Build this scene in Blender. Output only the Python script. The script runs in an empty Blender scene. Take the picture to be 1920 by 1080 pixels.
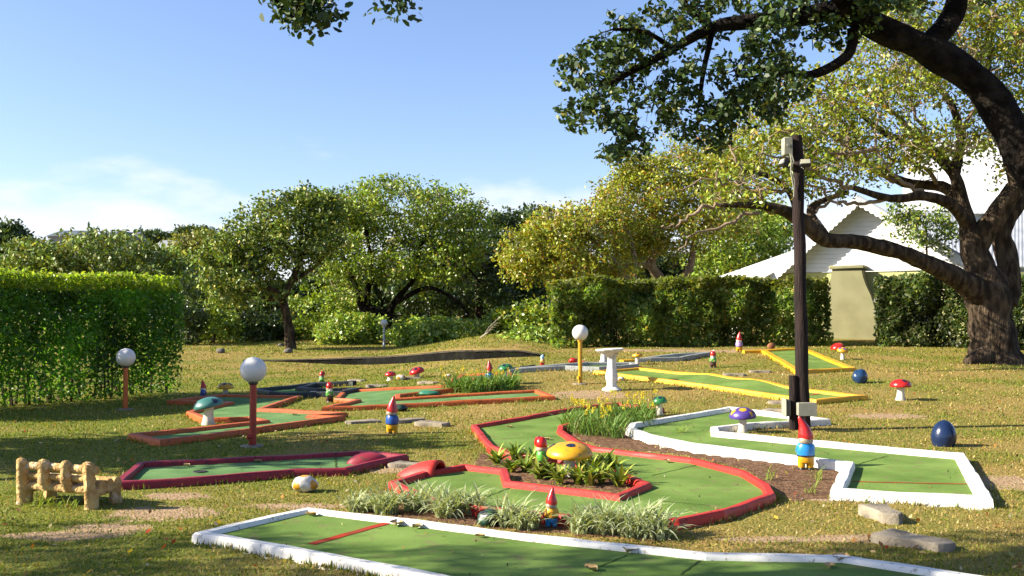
import bpy, bmesh, math, random
import numpy as np
from mathutils import Vector, Matrix, geometry, noise as mnoise

random.seed(7); rng = np.random.default_rng(11)
sc = bpy.context.scene
COL = sc.collection

# ------------------------------------------------------------------ camera, sky, sun, exposure
F = 1920 * 35.0 / 36.0            # focal length in photo pixels
CAMZ = 1.6
PITCH = math.atan(50.0 / F)       # horizon sits at row 590 of 1080
cam = bpy.data.cameras.new('camera'); cam.lens = 35.0; cam.sensor_width = 36.0
cam.clip_start = 0.1; cam.clip_end = 3000
camo = bpy.data.objects.new('camera', cam); COL.objects.link(camo)
camo.location = (0, 0, CAMZ); camo.rotation_euler = (math.pi / 2 + PITCH, 0, 0)
sc.camera = camo

SUN_EL = math.radians(29); SUN_AZ = math.radians(-8)     # sun on the left, a little behind the camera plane
to_sun = Vector((-math.cos(SUN_EL) * math.cos(SUN_AZ), math.cos(SUN_EL) * math.sin(SUN_AZ), math.sin(SUN_EL)))
world = bpy.data.worlds.new('World'); sc.world = world; world.use_nodes = True
wn, wl = world.node_tree.nodes, world.node_tree.links
wn.clear()
wout = wn.new('ShaderNodeOutputWorld'); wbg = wn.new('ShaderNodeBackground')
sky = wn.new('ShaderNodeTexSky'); sky.sky_type = 'NISHITA'; sky.sun_disc = False
sky.sun_elevation = SUN_EL
sky.sun_rotation = math.atan2(to_sun.x, to_sun.y)
sky.air_density = 1.0; sky.dust_density = 0.7; sky.ozone_density = 4.0; sky.altitude = 0
wbg.inputs['Strength'].default_value = 0.075
# low bank of thin cumulus near the horizon
geo = wn.new('ShaderNodeTexCoord')
sep = wn.new('ShaderNodeSeparateXYZ'); wl.new(geo.outputs['Generated'], sep.inputs[0])
mp = wn.new('ShaderNodeMapping'); mp.inputs['Scale'].default_value = (5.5, 5.5, 15.0)
wl.new(geo.outputs['Generated'], mp.inputs[0])
nz = wn.new('ShaderNodeTexNoise'); nz.inputs['Scale'].default_value = 1.6; nz.inputs['Detail'].default_value = 7
nz.inputs['Roughness'].default_value = 0.55
wl.new(mp.outputs[0], nz.inputs['Vector'])
el = wn.new('ShaderNodeMapRange'); el.inputs[1].default_value = 0.02; el.inputs[2].default_value = 0.185
el.inputs[3].default_value = 0.52; el.inputs[4].default_value = -0.30
wl.new(sep.outputs['Z'], el.inputs[0])
ad = wn.new('ShaderNodeMath'); ad.operation = 'ADD'
wl.new(nz.outputs['Fac'], ad.inputs[0]); wl.new(el.outputs[0], ad.inputs[1])
cr = wn.new('ShaderNodeMapRange'); cr.inputs[1].default_value = 0.41; cr.inputs[2].default_value = 0.76
cr.inputs[3].default_value = 0.0; cr.inputs[4].default_value = 0.85; cr.interpolation_type = 'SMOOTHSTEP'
wl.new(ad.outputs[0], cr.inputs[0])
mx = wn.new('ShaderNodeMix'); mx.data_type = 'RGBA'
mx.inputs['B'].default_value = (4.6, 4.8, 5.1, 1)
wl.new(cr.outputs[0], mx.inputs['Factor']); tint = wn.new('ShaderNodeMix'); tint.data_type = 'RGBA'; tint.blend_type = 'MULTIPLY'; tint.inputs['Factor'].default_value = 1
tint.inputs['B'].default_value = (1.07, 0.975, 1.03, 1); wl.new(sky.outputs[0], tint.inputs['A'])
wl.new(tint.outputs['Result'], mx.inputs['A'])
wl.new(mx.outputs['Result'], wbg.inputs['Color']); wl.new(wbg.outputs[0], wout.inputs[0])

sun = bpy.data.lights.new('sun', 'SUN'); sun.energy = 5.0; sun.angle = math.radians(0.5); sun.color = (1.0, 0.90, 0.74)
suno = bpy.data.objects.new('sun', sun); COL.objects.link(suno)
suno.rotation_euler = to_sun.to_track_quat('Z', 'Y').to_euler()
suno.location = to_sun * 60
sc.view_settings.view_transform = 'Standard'; sc.view_settings.look = 'None'
sc.view_settings.exposure = 1.62; sc.view_settings.gamma = 1.0; sc.view_settings.use_curve_mapping = False

# ------------------------------------------------------------------ terrain and pixel rays
def sstep(a, b, v):
    t = np.clip((np.asarray(v, float) - a) / (b - a), 0, 1)
    return t * t * (3 - 2 * t)
WX = np.array([-30, -7.9, -4.6, -2.9, -1.0, 0.7, 30.0]); WY = np.array([32.0, 32.0, 31.0, 28.8, 26.2, 25.6, 25.6])
HX = np.array([-9.2, -7.6, -5.0, -1.2, 0.2, 1.0]); HH = np.array([0, 0.05, 0.20, 0.24, 0.16, 0.0])
def wall_y(x): return np.interp(x, WX, WY)
def wall_h(x): return np.interp(x, HX, HH)
def height(x, y):
    x = np.asarray(x, float); y = np.asarray(y, float)
    wx = sstep(-5, 1.5, x)
    yy = np.minimum(y, 31.0)
    k = 1.2
    ramp = 0.05 * k * np.log1p(np.exp(np.clip((yy - 14) / k, -30, 30)))
    h = ramp * wx
    h = h + 0.012 * np.sin(x * 1.3 + 0.4) * np.sin(y * 0.9) * np.clip((y - 3) / 4, 0, 1)
    wy = wall_y(x); st = wall_h(x)
    behind = y > wy + 0.06
    left = sstep(0.5, -2.5, x)
    h = h + np.where(behind, st, 0)
    h = h + (0.30 - np.minimum(st, 0.30)) * left * sstep(wy - 3.0, wy + 3.0, y)
    h = h + 0.013 * np.clip(y - 33, 0, 60) * (0.35 + 0.65 * sstep(8, -4, x))
    return h
def hz(x, y): return float(height(x, y))

def ray(px, py):
    dx = px - 960.0; dy = 540.0 - py
    return np.array([dx, F * math.cos(PITCH) - dy * math.sin(PITCH), F * math.sin(PITCH) + dy * math.cos(PITCH)])
def Q(px, py, Y):
    """point on the pixel's ray at depth Y"""
    d = ray(px, py); t = Y / d[1]
    return Vector((d[0] * t, Y, CAMZ + d[2] * t))
_ys = np.concatenate([np.arange(3.0, 45, 0.02), np.arange(45, 160, 0.2)])
def P(px, py, dz=0.0):
    """where the pixel's ray meets the ground (raised by dz)"""
    d = ray(px, py); t = _ys / d[1]
    x = d[0] * t; z = CAMZ + d[2] * t
    g = height(x, _ys) + dz
    idx = np.nonzero(z <= g)[0]
    i = idx[0] if len(idx) else len(_ys) - 1
    if i == 0: i = 1
    a0 = z[i-1] - g[i-1]; a1 = z[i] - g[i]
    f = a0 / (a0 - a1) if a0 != a1 else 0
    f = min(max(f, 0), 1)
    Y = _ys[i-1] + f * (_ys[i] - _ys[i-1])
    return Vector((d[0] / d[1] * Y, Y, float(height(d[0] / d[1] * Y, Y))))
def mpp(p): return p.y / F          # metres per photo pixel at a point

# ------------------------------------------------------------------ materials
MATS = {}
ALB = 0.72
def alb(c):
    k = 0.86 if min(c) > 0.55 else ALB
    return tuple(v * k for v in c)
def principled(name):
    m = bpy.data.materials.new(name); m.use_nodes = True
    nt = m.node_tree; return m, nt, nt.nodes['Principled BSDF']
def mat(name, c1, c2=None, scale=8.0, rough=0.6, bump=0.15, bscale=None, spec=0.4, detail=5.0, lo=0.4, hi=0.65, dist=0.004, dirt=None, stretch=None):
    """paint / stone / wood: two tones mixed by noise, fine relief, optional dirt specks"""
    if name in MATS: return MATS[name]
    c1 = alb(c1); c2 = alb(c2) if c2 else c1
    m, nt, b = principled(name); N, L = nt.nodes, nt.links
    tc = N.new('ShaderNodeTexCoord')
    src = tc.outputs['Object']
    if stretch:
        mpn = N.new('ShaderNodeMapping'); mpn.inputs['Scale'].default_value = stretch
        L.new(src, mpn.inputs[0]); src = mpn.outputs[0]
    n1 = N.new('ShaderNodeTexNoise'); n1.inputs['Scale'].default_value = scale; n1.inputs['Detail'].default_value = detail
    L.new(src, n1.inputs['Vector'])
    r = N.new('ShaderNodeMapRange'); r.inputs[1].default_value = lo; r.inputs[2].default_value = hi
    L.new(n1.outputs['Fac'], r.inputs[0])
    mxn = N.new('ShaderNodeMix'); mxn.data_type = 'RGBA'
    mxn.inputs['A'].default_value = (*c1, 1); mxn.inputs['B'].default_value = (*(c2 or c1), 1)
    L.new(r.outputs[0], mxn.inputs['Factor'])
    col = mxn.outputs['Result']
    if dirt:
        n2 = N.new('ShaderNodeTexNoise'); n2.inputs['Scale'].default_value = dirt[1]; n2.inputs['Detail'].default_value = 8
        L.new(src, n2.inputs['Vector'])
        r2 = N.new('ShaderNodeMapRange'); r2.inputs[1].default_value = dirt[2]; r2.inputs[2].default_value = dirt[2] + 0.1
        r2.inputs[4].default_value = 0.8
        L.new(n2.outputs['Fac'], r2.inputs[0])
        m2 = N.new('ShaderNodeMix'); m2.data_type = 'RGBA'; m2.inputs['B'].default_value = (*alb(dirt[0]), 1)
        L.new(col, m2.inputs['A']); L.new(r2.outputs[0], m2.inputs['Factor']); col = m2.outputs['Result']
    L.new(col, b.inputs['Base Color'])
    b.inputs['Roughness'].default_value = rough; b.inputs['Specular IOR Level'].default_value = spec
    if bump:
        n3 = N.new('ShaderNodeTexNoise'); n3.inputs['Scale'].default_value = bscale or scale * 6; n3.inputs['Detail'].default_value = 6
        L.new(src, n3.inputs['Vector'])
        bp = N.new('ShaderNodeBump'); bp.inputs['Strength'].default_value = bump; bp.inputs['Distance'].default_value = dist
        L.new(n3.outputs['Fac'], bp.inputs['Height']); L.new(bp.outputs[0], b.inputs['Normal'])
    MATS[name] = m; return m
def foliage_mat(name, trans=0.22, rough=0.42, spec=0.45):
    m, nt, b = principled(name); N, L = nt.nodes, nt.links
    a = N.new('ShaderNodeAttribute'); a.attribute_name = 'Col'
    sc_n = N.new('ShaderNodeMix'); sc_n.data_type = 'RGBA'; sc_n.blend_type = 'MULTIPLY'; sc_n.inputs['Factor'].default_value = 1
    sc_n.inputs['B'].default_value = (ALB, ALB, ALB, 1); L.new(a.outputs['Color'], sc_n.inputs['A'])
    L.new(sc_n.outputs['Result'], b.inputs['Base Color'])
    b.inputs['Roughness'].default_value = rough; b.inputs['Specular IOR Level'].default_value = spec
    t = N.new('ShaderNodeBsdfTranslucent')
    g = N.new('ShaderNodeMix'); g.data_type = 'RGBA'; g.blend_type = 'MULTIPLY'; g.inputs['Factor'].default_value = 1
    g.inputs['B'].default_value = (1.35, 1.35, 0.5, 1); L.new(sc_n.outputs['Result'], g.inputs['A'])
    L.new(g.outputs['Result'], t.inputs['Color'])
    ms = N.new('ShaderNodeMixShader'); ms.inputs[0].default_value = trans
    L.new(b.outputs[0], ms.inputs[1]); L.new(t.outputs[0], ms.inputs[2])
    L.new(ms.outputs[0], N['Material Output'].inputs['Surface'])
    MATS[name] = m; return m
FOL = foliage_mat('foliage')
FOLG = foliage_mat('foliage_glossy', 0.18, 0.5, 0.35)
HEDGE = foliage_mat('hedge_leaves', 0.55, 0.42, 0.4)
GRASS = foliage_mat('grass_blades', 0.30, 0.6, 0.2)

def spots_mat(name, base, spot, pts, rad, rough=0.45):
    """painted round spots at points in object space"""
    m, nt, b = principled(name); N, L = nt.nodes, nt.links
    tc = N.new('ShaderNodeTexCoord'); acc = None
    for p in pts:
        v = N.new('ShaderNodeVectorMath'); v.operation = 'DISTANCE'; v.inputs[1].default_value = p
        L.new(tc.outputs['Object'], v.inputs[0])
        c = N.new('ShaderNodeMath'); c.operation = 'LESS_THAN'; c.inputs[1].default_value = rad
        L.new(v.outputs['Value'], c.inputs[0])
        if acc is None: acc = c.outputs[0]
        else:
            k = N.new('ShaderNodeMath'); k.operation = 'MAXIMUM'; L.new(acc, k.inputs[0]); L.new(c.outputs[0], k.inputs[1]); acc = k.outputs[0]
    mi = N.new('ShaderNodeMix'); mi.data_type = 'RGBA'; mi.inputs['A'].default_value = (*alb(base), 1); mi.inputs['B'].default_value = (*alb(spot), 1)
    L.new(acc, mi.inputs['Factor'])
    n = N.new('ShaderNodeTexNoise'); n.inputs['Scale'].default_value = 30; n.inputs['Detail'].default_value = 6
    L.new(tc.outputs['Object'], n.inputs['Vector'])
    r2 = N.new('ShaderNodeMapRange'); r2.inputs[1].default_value = 0.35; r2.inputs[2].default_value = 0.75; r2.inputs[3].default_value = 0.62; r2.inputs[4].default_value = 1.05
    L.new(n.outputs['Fac'], r2.inputs[0])
    mu = N.new('ShaderNodeVectorMath'); mu.operation = 'SCALE'; L.new(mi.outputs['Result'], mu.inputs[0]); L.new(r2.outputs[0], mu.inputs['Scale'])
    L.new(mu.outputs[0], b.inputs['Base Color']); b.inputs['Roughness'].default_value = rough
    bp = N.new('ShaderNodeBump'); bp.inputs['Strength'].default_value = 0.3; bp.inputs['Distance'].default_value = 0.004
    L.new(n.outputs['Fac'], bp.inputs['Height']); L.new(bp.outputs[0], b.inputs['Normal'])
    return m

# ------------------------------------------------------------------ object helpers
def tag(o, label=None, cat=None, group=None, kind=None):
    if label: o['label'] = label
    if cat: o['category'] = cat
    if group: o['group'] = group
    if kind: o['kind'] = kind
    return o
def empty(name, loc=(0, 0, 0), rz=0.0):
    o = bpy.data.objects.new(name, None); COL.objects.link(o); o.empty_display_size = 0.1
    o.location = loc; o.rotation_euler = (0, 0, rz); return o
def link(name, me, parent=None):
    o = bpy.data.objects.new(name, me); COL.objects.link(o)
    if parent is not None: o.parent = parent
    return o
class MB:
    """collects tubes, lathes, boxes; build() links them as ONE mesh object"""
    def __init__(s): s.v = []; s.f = []
    def grid(s, rows, closed=True, cap0=True, cap1=True):
        b = len(s.v); n = len(rows[0])
        for r in rows: s.v.extend([tuple(p) for p in r])
        for i in range(len(rows) - 1):
            for j in range(n if closed else n - 1):
                k = (j + 1) % n
                s.f.append((b + i*n + j, b + i*n + k, b + (i+1)*n + k, b + (i+1)*n + j))
        if closed and cap0: s.f.append(tuple(b + j for j in reversed(range(n))))
        if closed and cap1: s.f.append(tuple(b + (len(rows)-1)*n + j for j in range(n)))
        return s
    def tube(s, pts, rad, seg=8, cap0=True, cap1=True, flat=1.0, rough=0.0):
        pts = [Vector(p) for p in pts]
        if not hasattr(rad, '__len__'): rad = [rad] * len(pts)
        rows = []; up = Vector((0, 0, 1)); nrm = None
        for i, p in enumerate(pts):
            t = (pts[min(i+1, len(pts)-1)] - pts[max(i-1, 0)])
            if t.length < 1e-9: t = Vector((0, 0, 1))
            t.normalize()
            if nrm is None:
                ref = up if abs(t.z) < 0.9 else Vector((0, 1, 0))
                nrm = t.cross(ref).normalized()
            else:
                nrm = (nrm - t * nrm.dot(t))
                nrm = nrm.normalized() if nrm.length > 1e-6 else t.orthogonal().normalized()
            bi = t.cross(nrm).normalized(); row = []
            for j in range(seg):
                a = 2 * math.pi * j / seg
                r = rad[i] * (1 + (rough * (mnoise.noise(p * 3 + Vector((math.cos(a), math.sin(a), 0)) * 1.3)) if rough else 0))
                row.append(p + nrm * math.cos(a) * r + bi * math.sin(a) * r * flat)
            rows.append(row)
        return s.grid(rows, True, cap0, cap1)
    def lathe(s, prof, seg=20, c=(0, 0, 0), sx=1.0, sy=1.0, wob=0.0, M=None, cap0=True, cap1=True, lobes=0, lamp=0.0):
        c = Vector(c); rows = []
        for r, z in prof:
            row = []
            for j in range(seg):
                a = 2 * math.pi * j / seg
                rr = r * (1 + wob * mnoise.noise(Vector((math.cos(a) * 1.5, math.sin(a) * 1.5, z * 6))) + lamp * math.cos(a * lobes))
                p = Vector((rr * math.cos(a) * sx, rr * math.sin(a) * sy, z))
                if M is not None: p = M @ p
                row.append(c + p)
            rows.append(row)
        return s.grid(rows, True, cap0, cap1)
    def ball(s, c, r, seg=14, rings=9, M=None, wob=0.0):
        if not hasattr(r, '__len__'): r = (r, r, r)
        prof = [(max(1e-4, math.sin(math.pi * i / rings)), -math.cos(math.pi * i / rings)) for i in range(rings + 1)]
        c = Vector(c); rows = []
        for pr, pz in prof:
            row = []
            for j in range(seg):
                a = 2 * math.pi * j / seg
                p = Vector((pr * math.cos(a), pr * math.sin(a), pz))
                k = 1 + wob * mnoise.noise(p * 1.7 + c * 5)
                p = Vector((p.x * r[0] * k, p.y * r[1] * k, p.z * r[2] * k))
                if M is not None: p = M @ p
                row.append(c + p)
            rows.append(row)
        return s.grid(rows)
    def box(s, lo, hi, M=None, bev=0.0):
        x0, y0, z0 = lo; x1, y1, z1 = hi; b = bev
        if b <= 0:
            pts = [(x0,y0,z0),(x1,y0,z0),(x1,y1,z0),(x0,y1,z0),(x0,y0,z1),(x1,y0,z1),(x1,y1,z1),(x0,y1,z1)]
            fs = [(3,2,1,0),(4,5,6,7),(0,1,5,4),(1,2,6,5),(2,3,7,6),(3,0,4,7)]
            k = len(s.v)
            s.v.extend([tuple(M @ Vector(p)) if M is not None else p for p in pts]); s.f.extend([tuple(k+i for i in q) for q in fs]); return s
        rows = []
        for z, ins in ((z0, b), (z0 + b, 0), (z1 - b, 0), (z1, b)):
            e = ins + 0.0
            q = [(x0+b+0*e, y0+e), (x1-b, y0+e), (x1-e, y0+b), (x1-e, y1-b), (x1-b, y1-e), (x0+b, y1-e), (x0+e, y1-b), (x0+e, y0+b)]
            rows.append([(M @ Vector((a, c, z))) if M is not None else Vector((a, c, z)) for a, c in q])
        return s.grid(rows)
    def prism(s, poly, z0, z1, M=None, jit=0.0):
        rows = []
        for z in (z0, z1): rows.append([(M @ Vector((x, y, z))) if M is not None else Vector((x, y, z)) for x, y in poly])
        return s.grid(rows)
    def build(s, name, m, parent=None, smooth=True, ang=40, loc=None):
        me = bpy.data.meshes.new(name)
        me.from_pydata([tuple(v) for v in s.v], [], s.f); me.update()
        if smooth:
            me.polygons.foreach_set('use_smooth', [True] * len(me.polygons))
            me.set_sharp_from_angle(angle=math.radians(ang))
        if m is not None: me.materials.append(m)
        o = link(name, me, parent)
        if loc is not None: o.location = loc
        return o
def fast_mesh(name, V, faces, m, cols=None, parent=None, smooth=False):
    """numpy vertices (N,3), faces (M,k) and per-vertex colours as one object"""
    V = np.asarray(V, np.float32); faces = np.asarray(faces, np.int32)
    me = bpy.data.meshes.new(name); k = faces.shape[1]; n = faces.shape[0]
    me.vertices.add(len(V)); me.vertices.foreach_set('co', V.ravel())
    me.loops.add(n * k); me.loops.foreach_set('vertex_index', faces.ravel())
    me.polygons.add(n); me.polygons.foreach_set('loop_start', np.arange(0, n * k, k, dtype=np.int32))
    me.update(calc_edges=True)
    if cols is not None:
        a = me.color_attributes.new('Col', 'FLOAT_COLOR', 'POINT')
        c4 = np.ones((len(V), 4), np.float32); c4[:, :3] = cols
        a.data.foreach_set('color', c4.ravel())
    if smooth: me.polygons.foreach_set('use_smooth', np.ones(n, bool))
    me.materials.append(m)
    return link(name, me, parent)
def palette(n, pal, jit=0.13):
    cs = np.array([p[0] for p in pal], float); w = np.array([p[1] for p in pal], float); w /= w.sum()
    i = rng.choice(len(pal), n, p=w)
    return np.clip(cs[i] * (1 + rng.normal(0, jit, (n, 1))) * (1 + rng.normal(0, 0.06, (n, 3))), 0.004, 0.9)
def leaf_geo(C, L, col, aspect=0.5, up=0.35, outward=None, oval=False):
    """rhombic folded leaves at centres C: returns verts, quads, colours"""
    n = len(C)
    d = rng.normal(size=(n, 3)); d /= np.linalg.norm(d, axis=1, keepdims=True)
    nn = rng.normal(size=(n, 3)); nn[:, 2] += up * 2
    if outward is not None: nn += outward * 0.8
    nn -= d * (nn * d).sum(1, keepdims=True); nn /= np.linalg.norm(nn, axis=1, keepdims=True) + 1e-9
    s = np.cross(nn, d)
    l = L * (0.7 + 0.6 * rng.random((n, 1))); w = l * aspect * (0.8 + 0.4 * rng.random((n, 1)))
    a = C - d * l * 0.5; t = C + d * l * 0.5
    mid = C - d * l * 0.05 - nn * l * 0.06
    if oval:                                       # rounded leathery leaf, six corners
        c1 = C - d*l*0.22 + nn*l*0.08; c2 = C + d*l*0.24 + nn*l*0.08
        V = np.stack([a, c1 + s*w*0.42, c2 + s*w*0.5, t, c2 - s*w*0.5, c1 - s*w*0.42], 1).reshape(-1, 3)
        return V, np.arange(n * 6).reshape(n, 6), np.repeat(col, 6, 0)
    V = np.stack([a, mid + s * w * 0.5 + nn * l * 0.10, t, mid - s * w * 0.5 + nn * l * 0.10], 1).reshape(-1, 3)
    Fc = np.arange(n * 4).reshape(n, 4)
    return V, Fc, np.repeat(col, 4, 0)
def instance_tree(o, parent=None):
    c = o.copy(); COL.objects.link(c); c.parent = parent
    for ch in o.children: instance_tree(ch, c)
    return c
def in_poly(X, Y, poly):
    ins = np.zeros(len(X), bool); n = len(poly); j = n - 1
    for i in range(n):
        xi, yi = poly[i][0], poly[i][1]; xj, yj = poly[j][0], poly[j][1]
        with np.errstate(divide='ignore', invalid='ignore'):
            c = ((yi > Y) != (yj > Y)) & (X < (xj - xi) * (Y - yi) / (yj - yi + 1e-12) + xi)
        ins ^= c; j = i
    return ins
def seg_dist(X, Y, a, b):
    ax, ay, bx, by = a[0], a[1], b[0], b[1]
    t = np.clip(((X-ax)*(bx-ax) + (Y-ay)*(by-ay)) / ((bx-ax)**2 + (by-ay)**2 + 1e-9), 0, 1)
    return np.hypot(X - ax - t*(bx-ax), Y - ay - t*(by-ay))

# ------------------------------------------------------------------ lanes: outlines first (the lawn needs them)
TURF = mat('putting_turf', (0.115, 0.205, 0.038), (0.225, 0.345, 0.080), 1.5, 0.95, 0.8, 200, 0.1, 6, 0.35, 0.7, 0.006, dirt=((0.20, 0.21, 0.08), 7.0, 0.575))
TURF2 = mat('putting_turf_cool', (0.09, 0.20, 0.062), (0.175, 0.31, 0.115), 2.0, 0.95, 0.5, 220, 0.1, 6, 0.35, 0.7, 0.006, dirt=((0.11, 0.17, 0.06), 5.0, 0.64))
def paint(name, c, dirtc=(0.10, 0.07, 0.045), wear=0.64, dark=0.78):
    return mat(name, c, tuple(v * dark for v in c), 3.0, 0.55, 0.35, 45, 0.35, 6, 0.4, 0.72, 0.006, dirt=(dirtc, 26.0, wear - 0.075))
WHITE = paint('white_kerb_paint', (0.78, 0.765, 0.70), (0.30, 0.25, 0.19), 0.66, 0.86)
RED = paint('red_kerb_paint', (0.56, 0.035, 0.022), (0.16, 0.02, 0.015), 0.64)
MAROON = paint('maroon_kerb_paint', (0.32, 0.016, 0.032), (0.09, 0.015, 0.02), 0.62)
ORANGE = paint('orange_kerb_paint', (0.58, 0.125, 0.022), (0.22, 0.06, 0.02), 0.62)
YELLOW = paint('yellow_kerb_paint', (0.80, 0.43, 0.012), (0.35, 0.18, 0.03), 0.66)
NAVY = paint('dark_kerb_paint', (0.018, 0.03, 0.035), (0.06, 0.06, 0.05), 0.62)
GREY = paint('grey_kerb_paint', (0.36, 0.38, 0.36), (0.16, 0.15, 0.12), 0.64)
REDLINE = mat('red_line_paint', (0.42, 0.045, 0.02), (0.30, 0.06, 0.03), 9, 0.9, 0.4, 200, 0.1)
SEAM = mat('turf_seam', (0.045, 0.085, 0.02), (0.07, 0.12, 0.03), 9, 0.95, 0.3, 200, 0.1)

KT = 0.076                                    # kerb height above the lawn
LANES = [
 dict(name='golf_lane', label='white-edged putting lane running across the bottom of the picture', mat=WHITE, turf=TURF, w=0.085, kt=0.062,
      pts=[(378,997),(577,952),(1000,1004),(1325,1038),(1580,1042),(1815,1078),(2010,1108),(1950,1290),(1560,1280),(1180,1165),(830,1080),(620,1040)]),
 dict(name='golf_lane', label='red-edged horseshoe putting lane round the bed with the big yellow mushroom', mat=RED, turf=TURF, w=0.078,
      pts=[(889,796),(1080,763),(1160,755),(1238,764),(1160,775),(1052,797),(1050,806),(1080,826),(1115,838),(1300,860),(1395,884),(1436,908),(1445,925),(1350,957),(1270,972),(1090,968),(905,949),(800,930),(737,902),(800,883),(872,872),(945,880),(952,903),(1158,927),(1213,905),(1155,879),(1090,863),(1000,851),(955,846),(922,836)]),
 dict(name='golf_lane', label='white-edged zigzag putting lane around the dark timber pole', mat=WHITE, turf=TURF, w=0.105, kt=0.09,
      pts=[(1368,763),(1546,785),(1420,792),(1340,800),(1342,809),(1480,822),(1800,850),(1848,931),(1570,916),(1592,866),(1430,847),(1290,830),(1215,814),(1182,802),(1188,793)]),
 dict(name='golf_lane', label='long yellow-edged putting lane with humps behind the bird bath', mat=YELLOW, turf=TURF, w=0.12, hump=[(1330,712,0.55,0.07),(1420,725,0.6,0.10)],
      pts=[(1120,695),(1198,689),(1330,704),(1420,717),(1500,728),(1618,741),(1530,749),(1400,731),(1265,713)]),
 dict(name='golf_lane', label='short yellow-edged putting lane near the hedge and cottage chimney', mat=YELLOW, turf=TURF, w=0.15,
      pts=[(1432,656),(1505,652),(1597,689),(1496,694)]),
 dict(name='golf_lane', label='orange-edged zigzag putting lane left behind the red lamp', mat=ORANGE, turf=TURF2, w=0.10,
      pts=[(250,813),(498,787),(470,781),(385,783),(356,771),(432,753),(322,750),(418,739),(560,741),(486,766),(640,773),(585,778),(637,780),(303,824)]),
 dict(name='golf_lane', label='orange-edged putting lane around the grassy bed in the middle', mat=ORANGE, turf=TURF2, w=0.10,
      pts=[(613,762),(672,749),(632,746),(647,731),(840,722),(868,702),(956,698),(956,704),(890,709),(860,727),(746,739),(746,746),(1006,731),(1034,742)]),
 dict(name='golf_lane', label='dark navy-edged putting lane behind the orange lane', mat=NAVY, turf=TURF2, w=0.12, kt=0.10,
      pts=[(482,728),(590,717),(665,714),(590,718),(560,726),(600,728),(640,728),(672,727),(640,733),(545,736),(510,734)]),
 dict(name='golf_lane', label='maroon-edged putting lane beside the stone bench', mat=MAROON, turf=TURF2, w=0.08, hump=None,
      pts=[(222,902),(264,867),(676,845),(756,853),(690,866),(645,877),(550,880),(330,897)]),
 dict(name='golf_lane', label='grey-edged putting lane behind the yellow lamp and bird bath', mat=GREY, turf=TURF, w=0.13, kt=0.10,
      pts=[(955,692),(1060,682),(1100,679),(1184,679),(1192,683),(1122,688),(1060,685)]),
 dict(name='golf_lane', label='small grey and black-edged putting lane in front of the middle hedge', mat=GREY, turf=TURF, w=0.14, kt=0.10,
      pts=[(1206,671),(1270,663),(1330,660),(1276,669)]),
]
for ln in LANES:
    kt = ln.get('kt', KT)
    ln['P'] = [P(x, y, kt) for x, y in ln['pts']]
# soil areas
SOIL = [ [P(x, y) for x, y in [(1060,812),(1190,812),(1240,832),(1430,852),(1590,880),(1560,935),(1480,940),(1440,905),(1390,880),(1290,855),(1115,836)]],
         [P(x, y) for x, y in [(1050,790),(1120,775),(1230,770),(1190,795),(1190,815),(1070,815)]],
         [P(x, y) for x, y in [(925,836),(1000,851),(1090,863),(1155,882),(1205,905),(1155,925),(955,900),(945,880),(880,872)]],
         [P(x, y) for x, y in [(640,965),(800,935),(905,955),(1090,975),(1260,980),(1260,1015),(1000,1000),(700,965)]] ]
DIRT = [(P(310, 962), 0.5, 0.32), (P(200, 990), 0.4, 0.2), (P(1880, 905), 0.5, 0.5), (P(1300, 658), 3.0, 0.5), (P(720, 880), 0.5, 0.25), (P(110, 1005), 0.5, 0.15), (P(1560, 930), 0.4, 0.3), (P(330, 930), 0.35, 0.2), (P(560, 950), 0.5, 0.15), (P(1620, 1010), 0.5, 0.12), (P(1450, 1010), 0.5, 0.1), (P(1100, 740), 0.8, 0.7), (P(1660, 780), 0.7, 0.3), (P(700, 745), 0.6, 0.3)]

# ------------------------------------------------------------------ the ground: one sheet to the horizon
def axis(dense0, dense1, step, far, lo=None):
    a = list(np.arange(dense0, dense1, step)); v = dense1; s = step
    while v < far: a.append(v); s *= 1.25; v += s
    a.append(far); v = dense0; s = step; b = []
    lo = -far if lo is None else lo
    while v > lo: s *= 1.25; v -= s; b.append(max(v, lo))
    return np.array(sorted(set(np.round(b + a, 4))))
gx = axis(-9, 9, 0.14, 900); gy = axis(4.6, 34, 0.14, 900, -300)
GX, GY = np.meshgrid(gx, gy); fx, fy = GX.ravel(), GY.ravel()
fz = height(fx, fy)
soil = np.zeros(len(fx)); dirt = np.zeros(len(fx))
near = (np.abs(fx) < 14) & (fy > 3) & (fy < 40)
for poly in SOIL: soil[near] = np.maximum(soil[near], in_poly(fx[near], fy[near], poly))
for c, r1, r2 in DIRT:
    dd = np.hypot((fx - c.x) / r1, (fy - c.y) / r2); dirt = np.maximum(dirt, np.clip(1.4 - dd, 0, 1))
for ln in LANES:                                  # bare earth along the kerbs; the sheet dips under each lane
    q = in_poly(fx, fy, ln['P']); fz = np.where(q, fz - 0.05, fz)
green = sstep(1.0, -5.0, fx) * sstep(30, 20, fy)
nxn, nyn = len(gx), len(gy)
ii = np.arange((nyn-1)*nxn).reshape(nyn-1, nxn)[:, :-1].ravel()
GF = np.stack([ii, ii+1, ii+nxn+1, ii+nxn], 1)
gm, gt, gb = principled('lawn_ground'); N, L = gt.nodes, gt.links
at = N.new('ShaderNodeAttribute'); at.attribute_name = 'Col'
sp = N.new('ShaderNodeSeparateColor'); L.new(at.outputs['Color'], sp.inputs[0])
tc = N.new('ShaderNodeTexCoord')
def gnoise(scale, detail=6):
    n = N.new('ShaderNodeTexNoise'); n.inputs['Scale'].default_value = scale; n.inputs['Detail'].default_value = detail
    L.new(tc.outputs['Object'], n.inputs['Vector']); return n.outputs['Fac']
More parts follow.
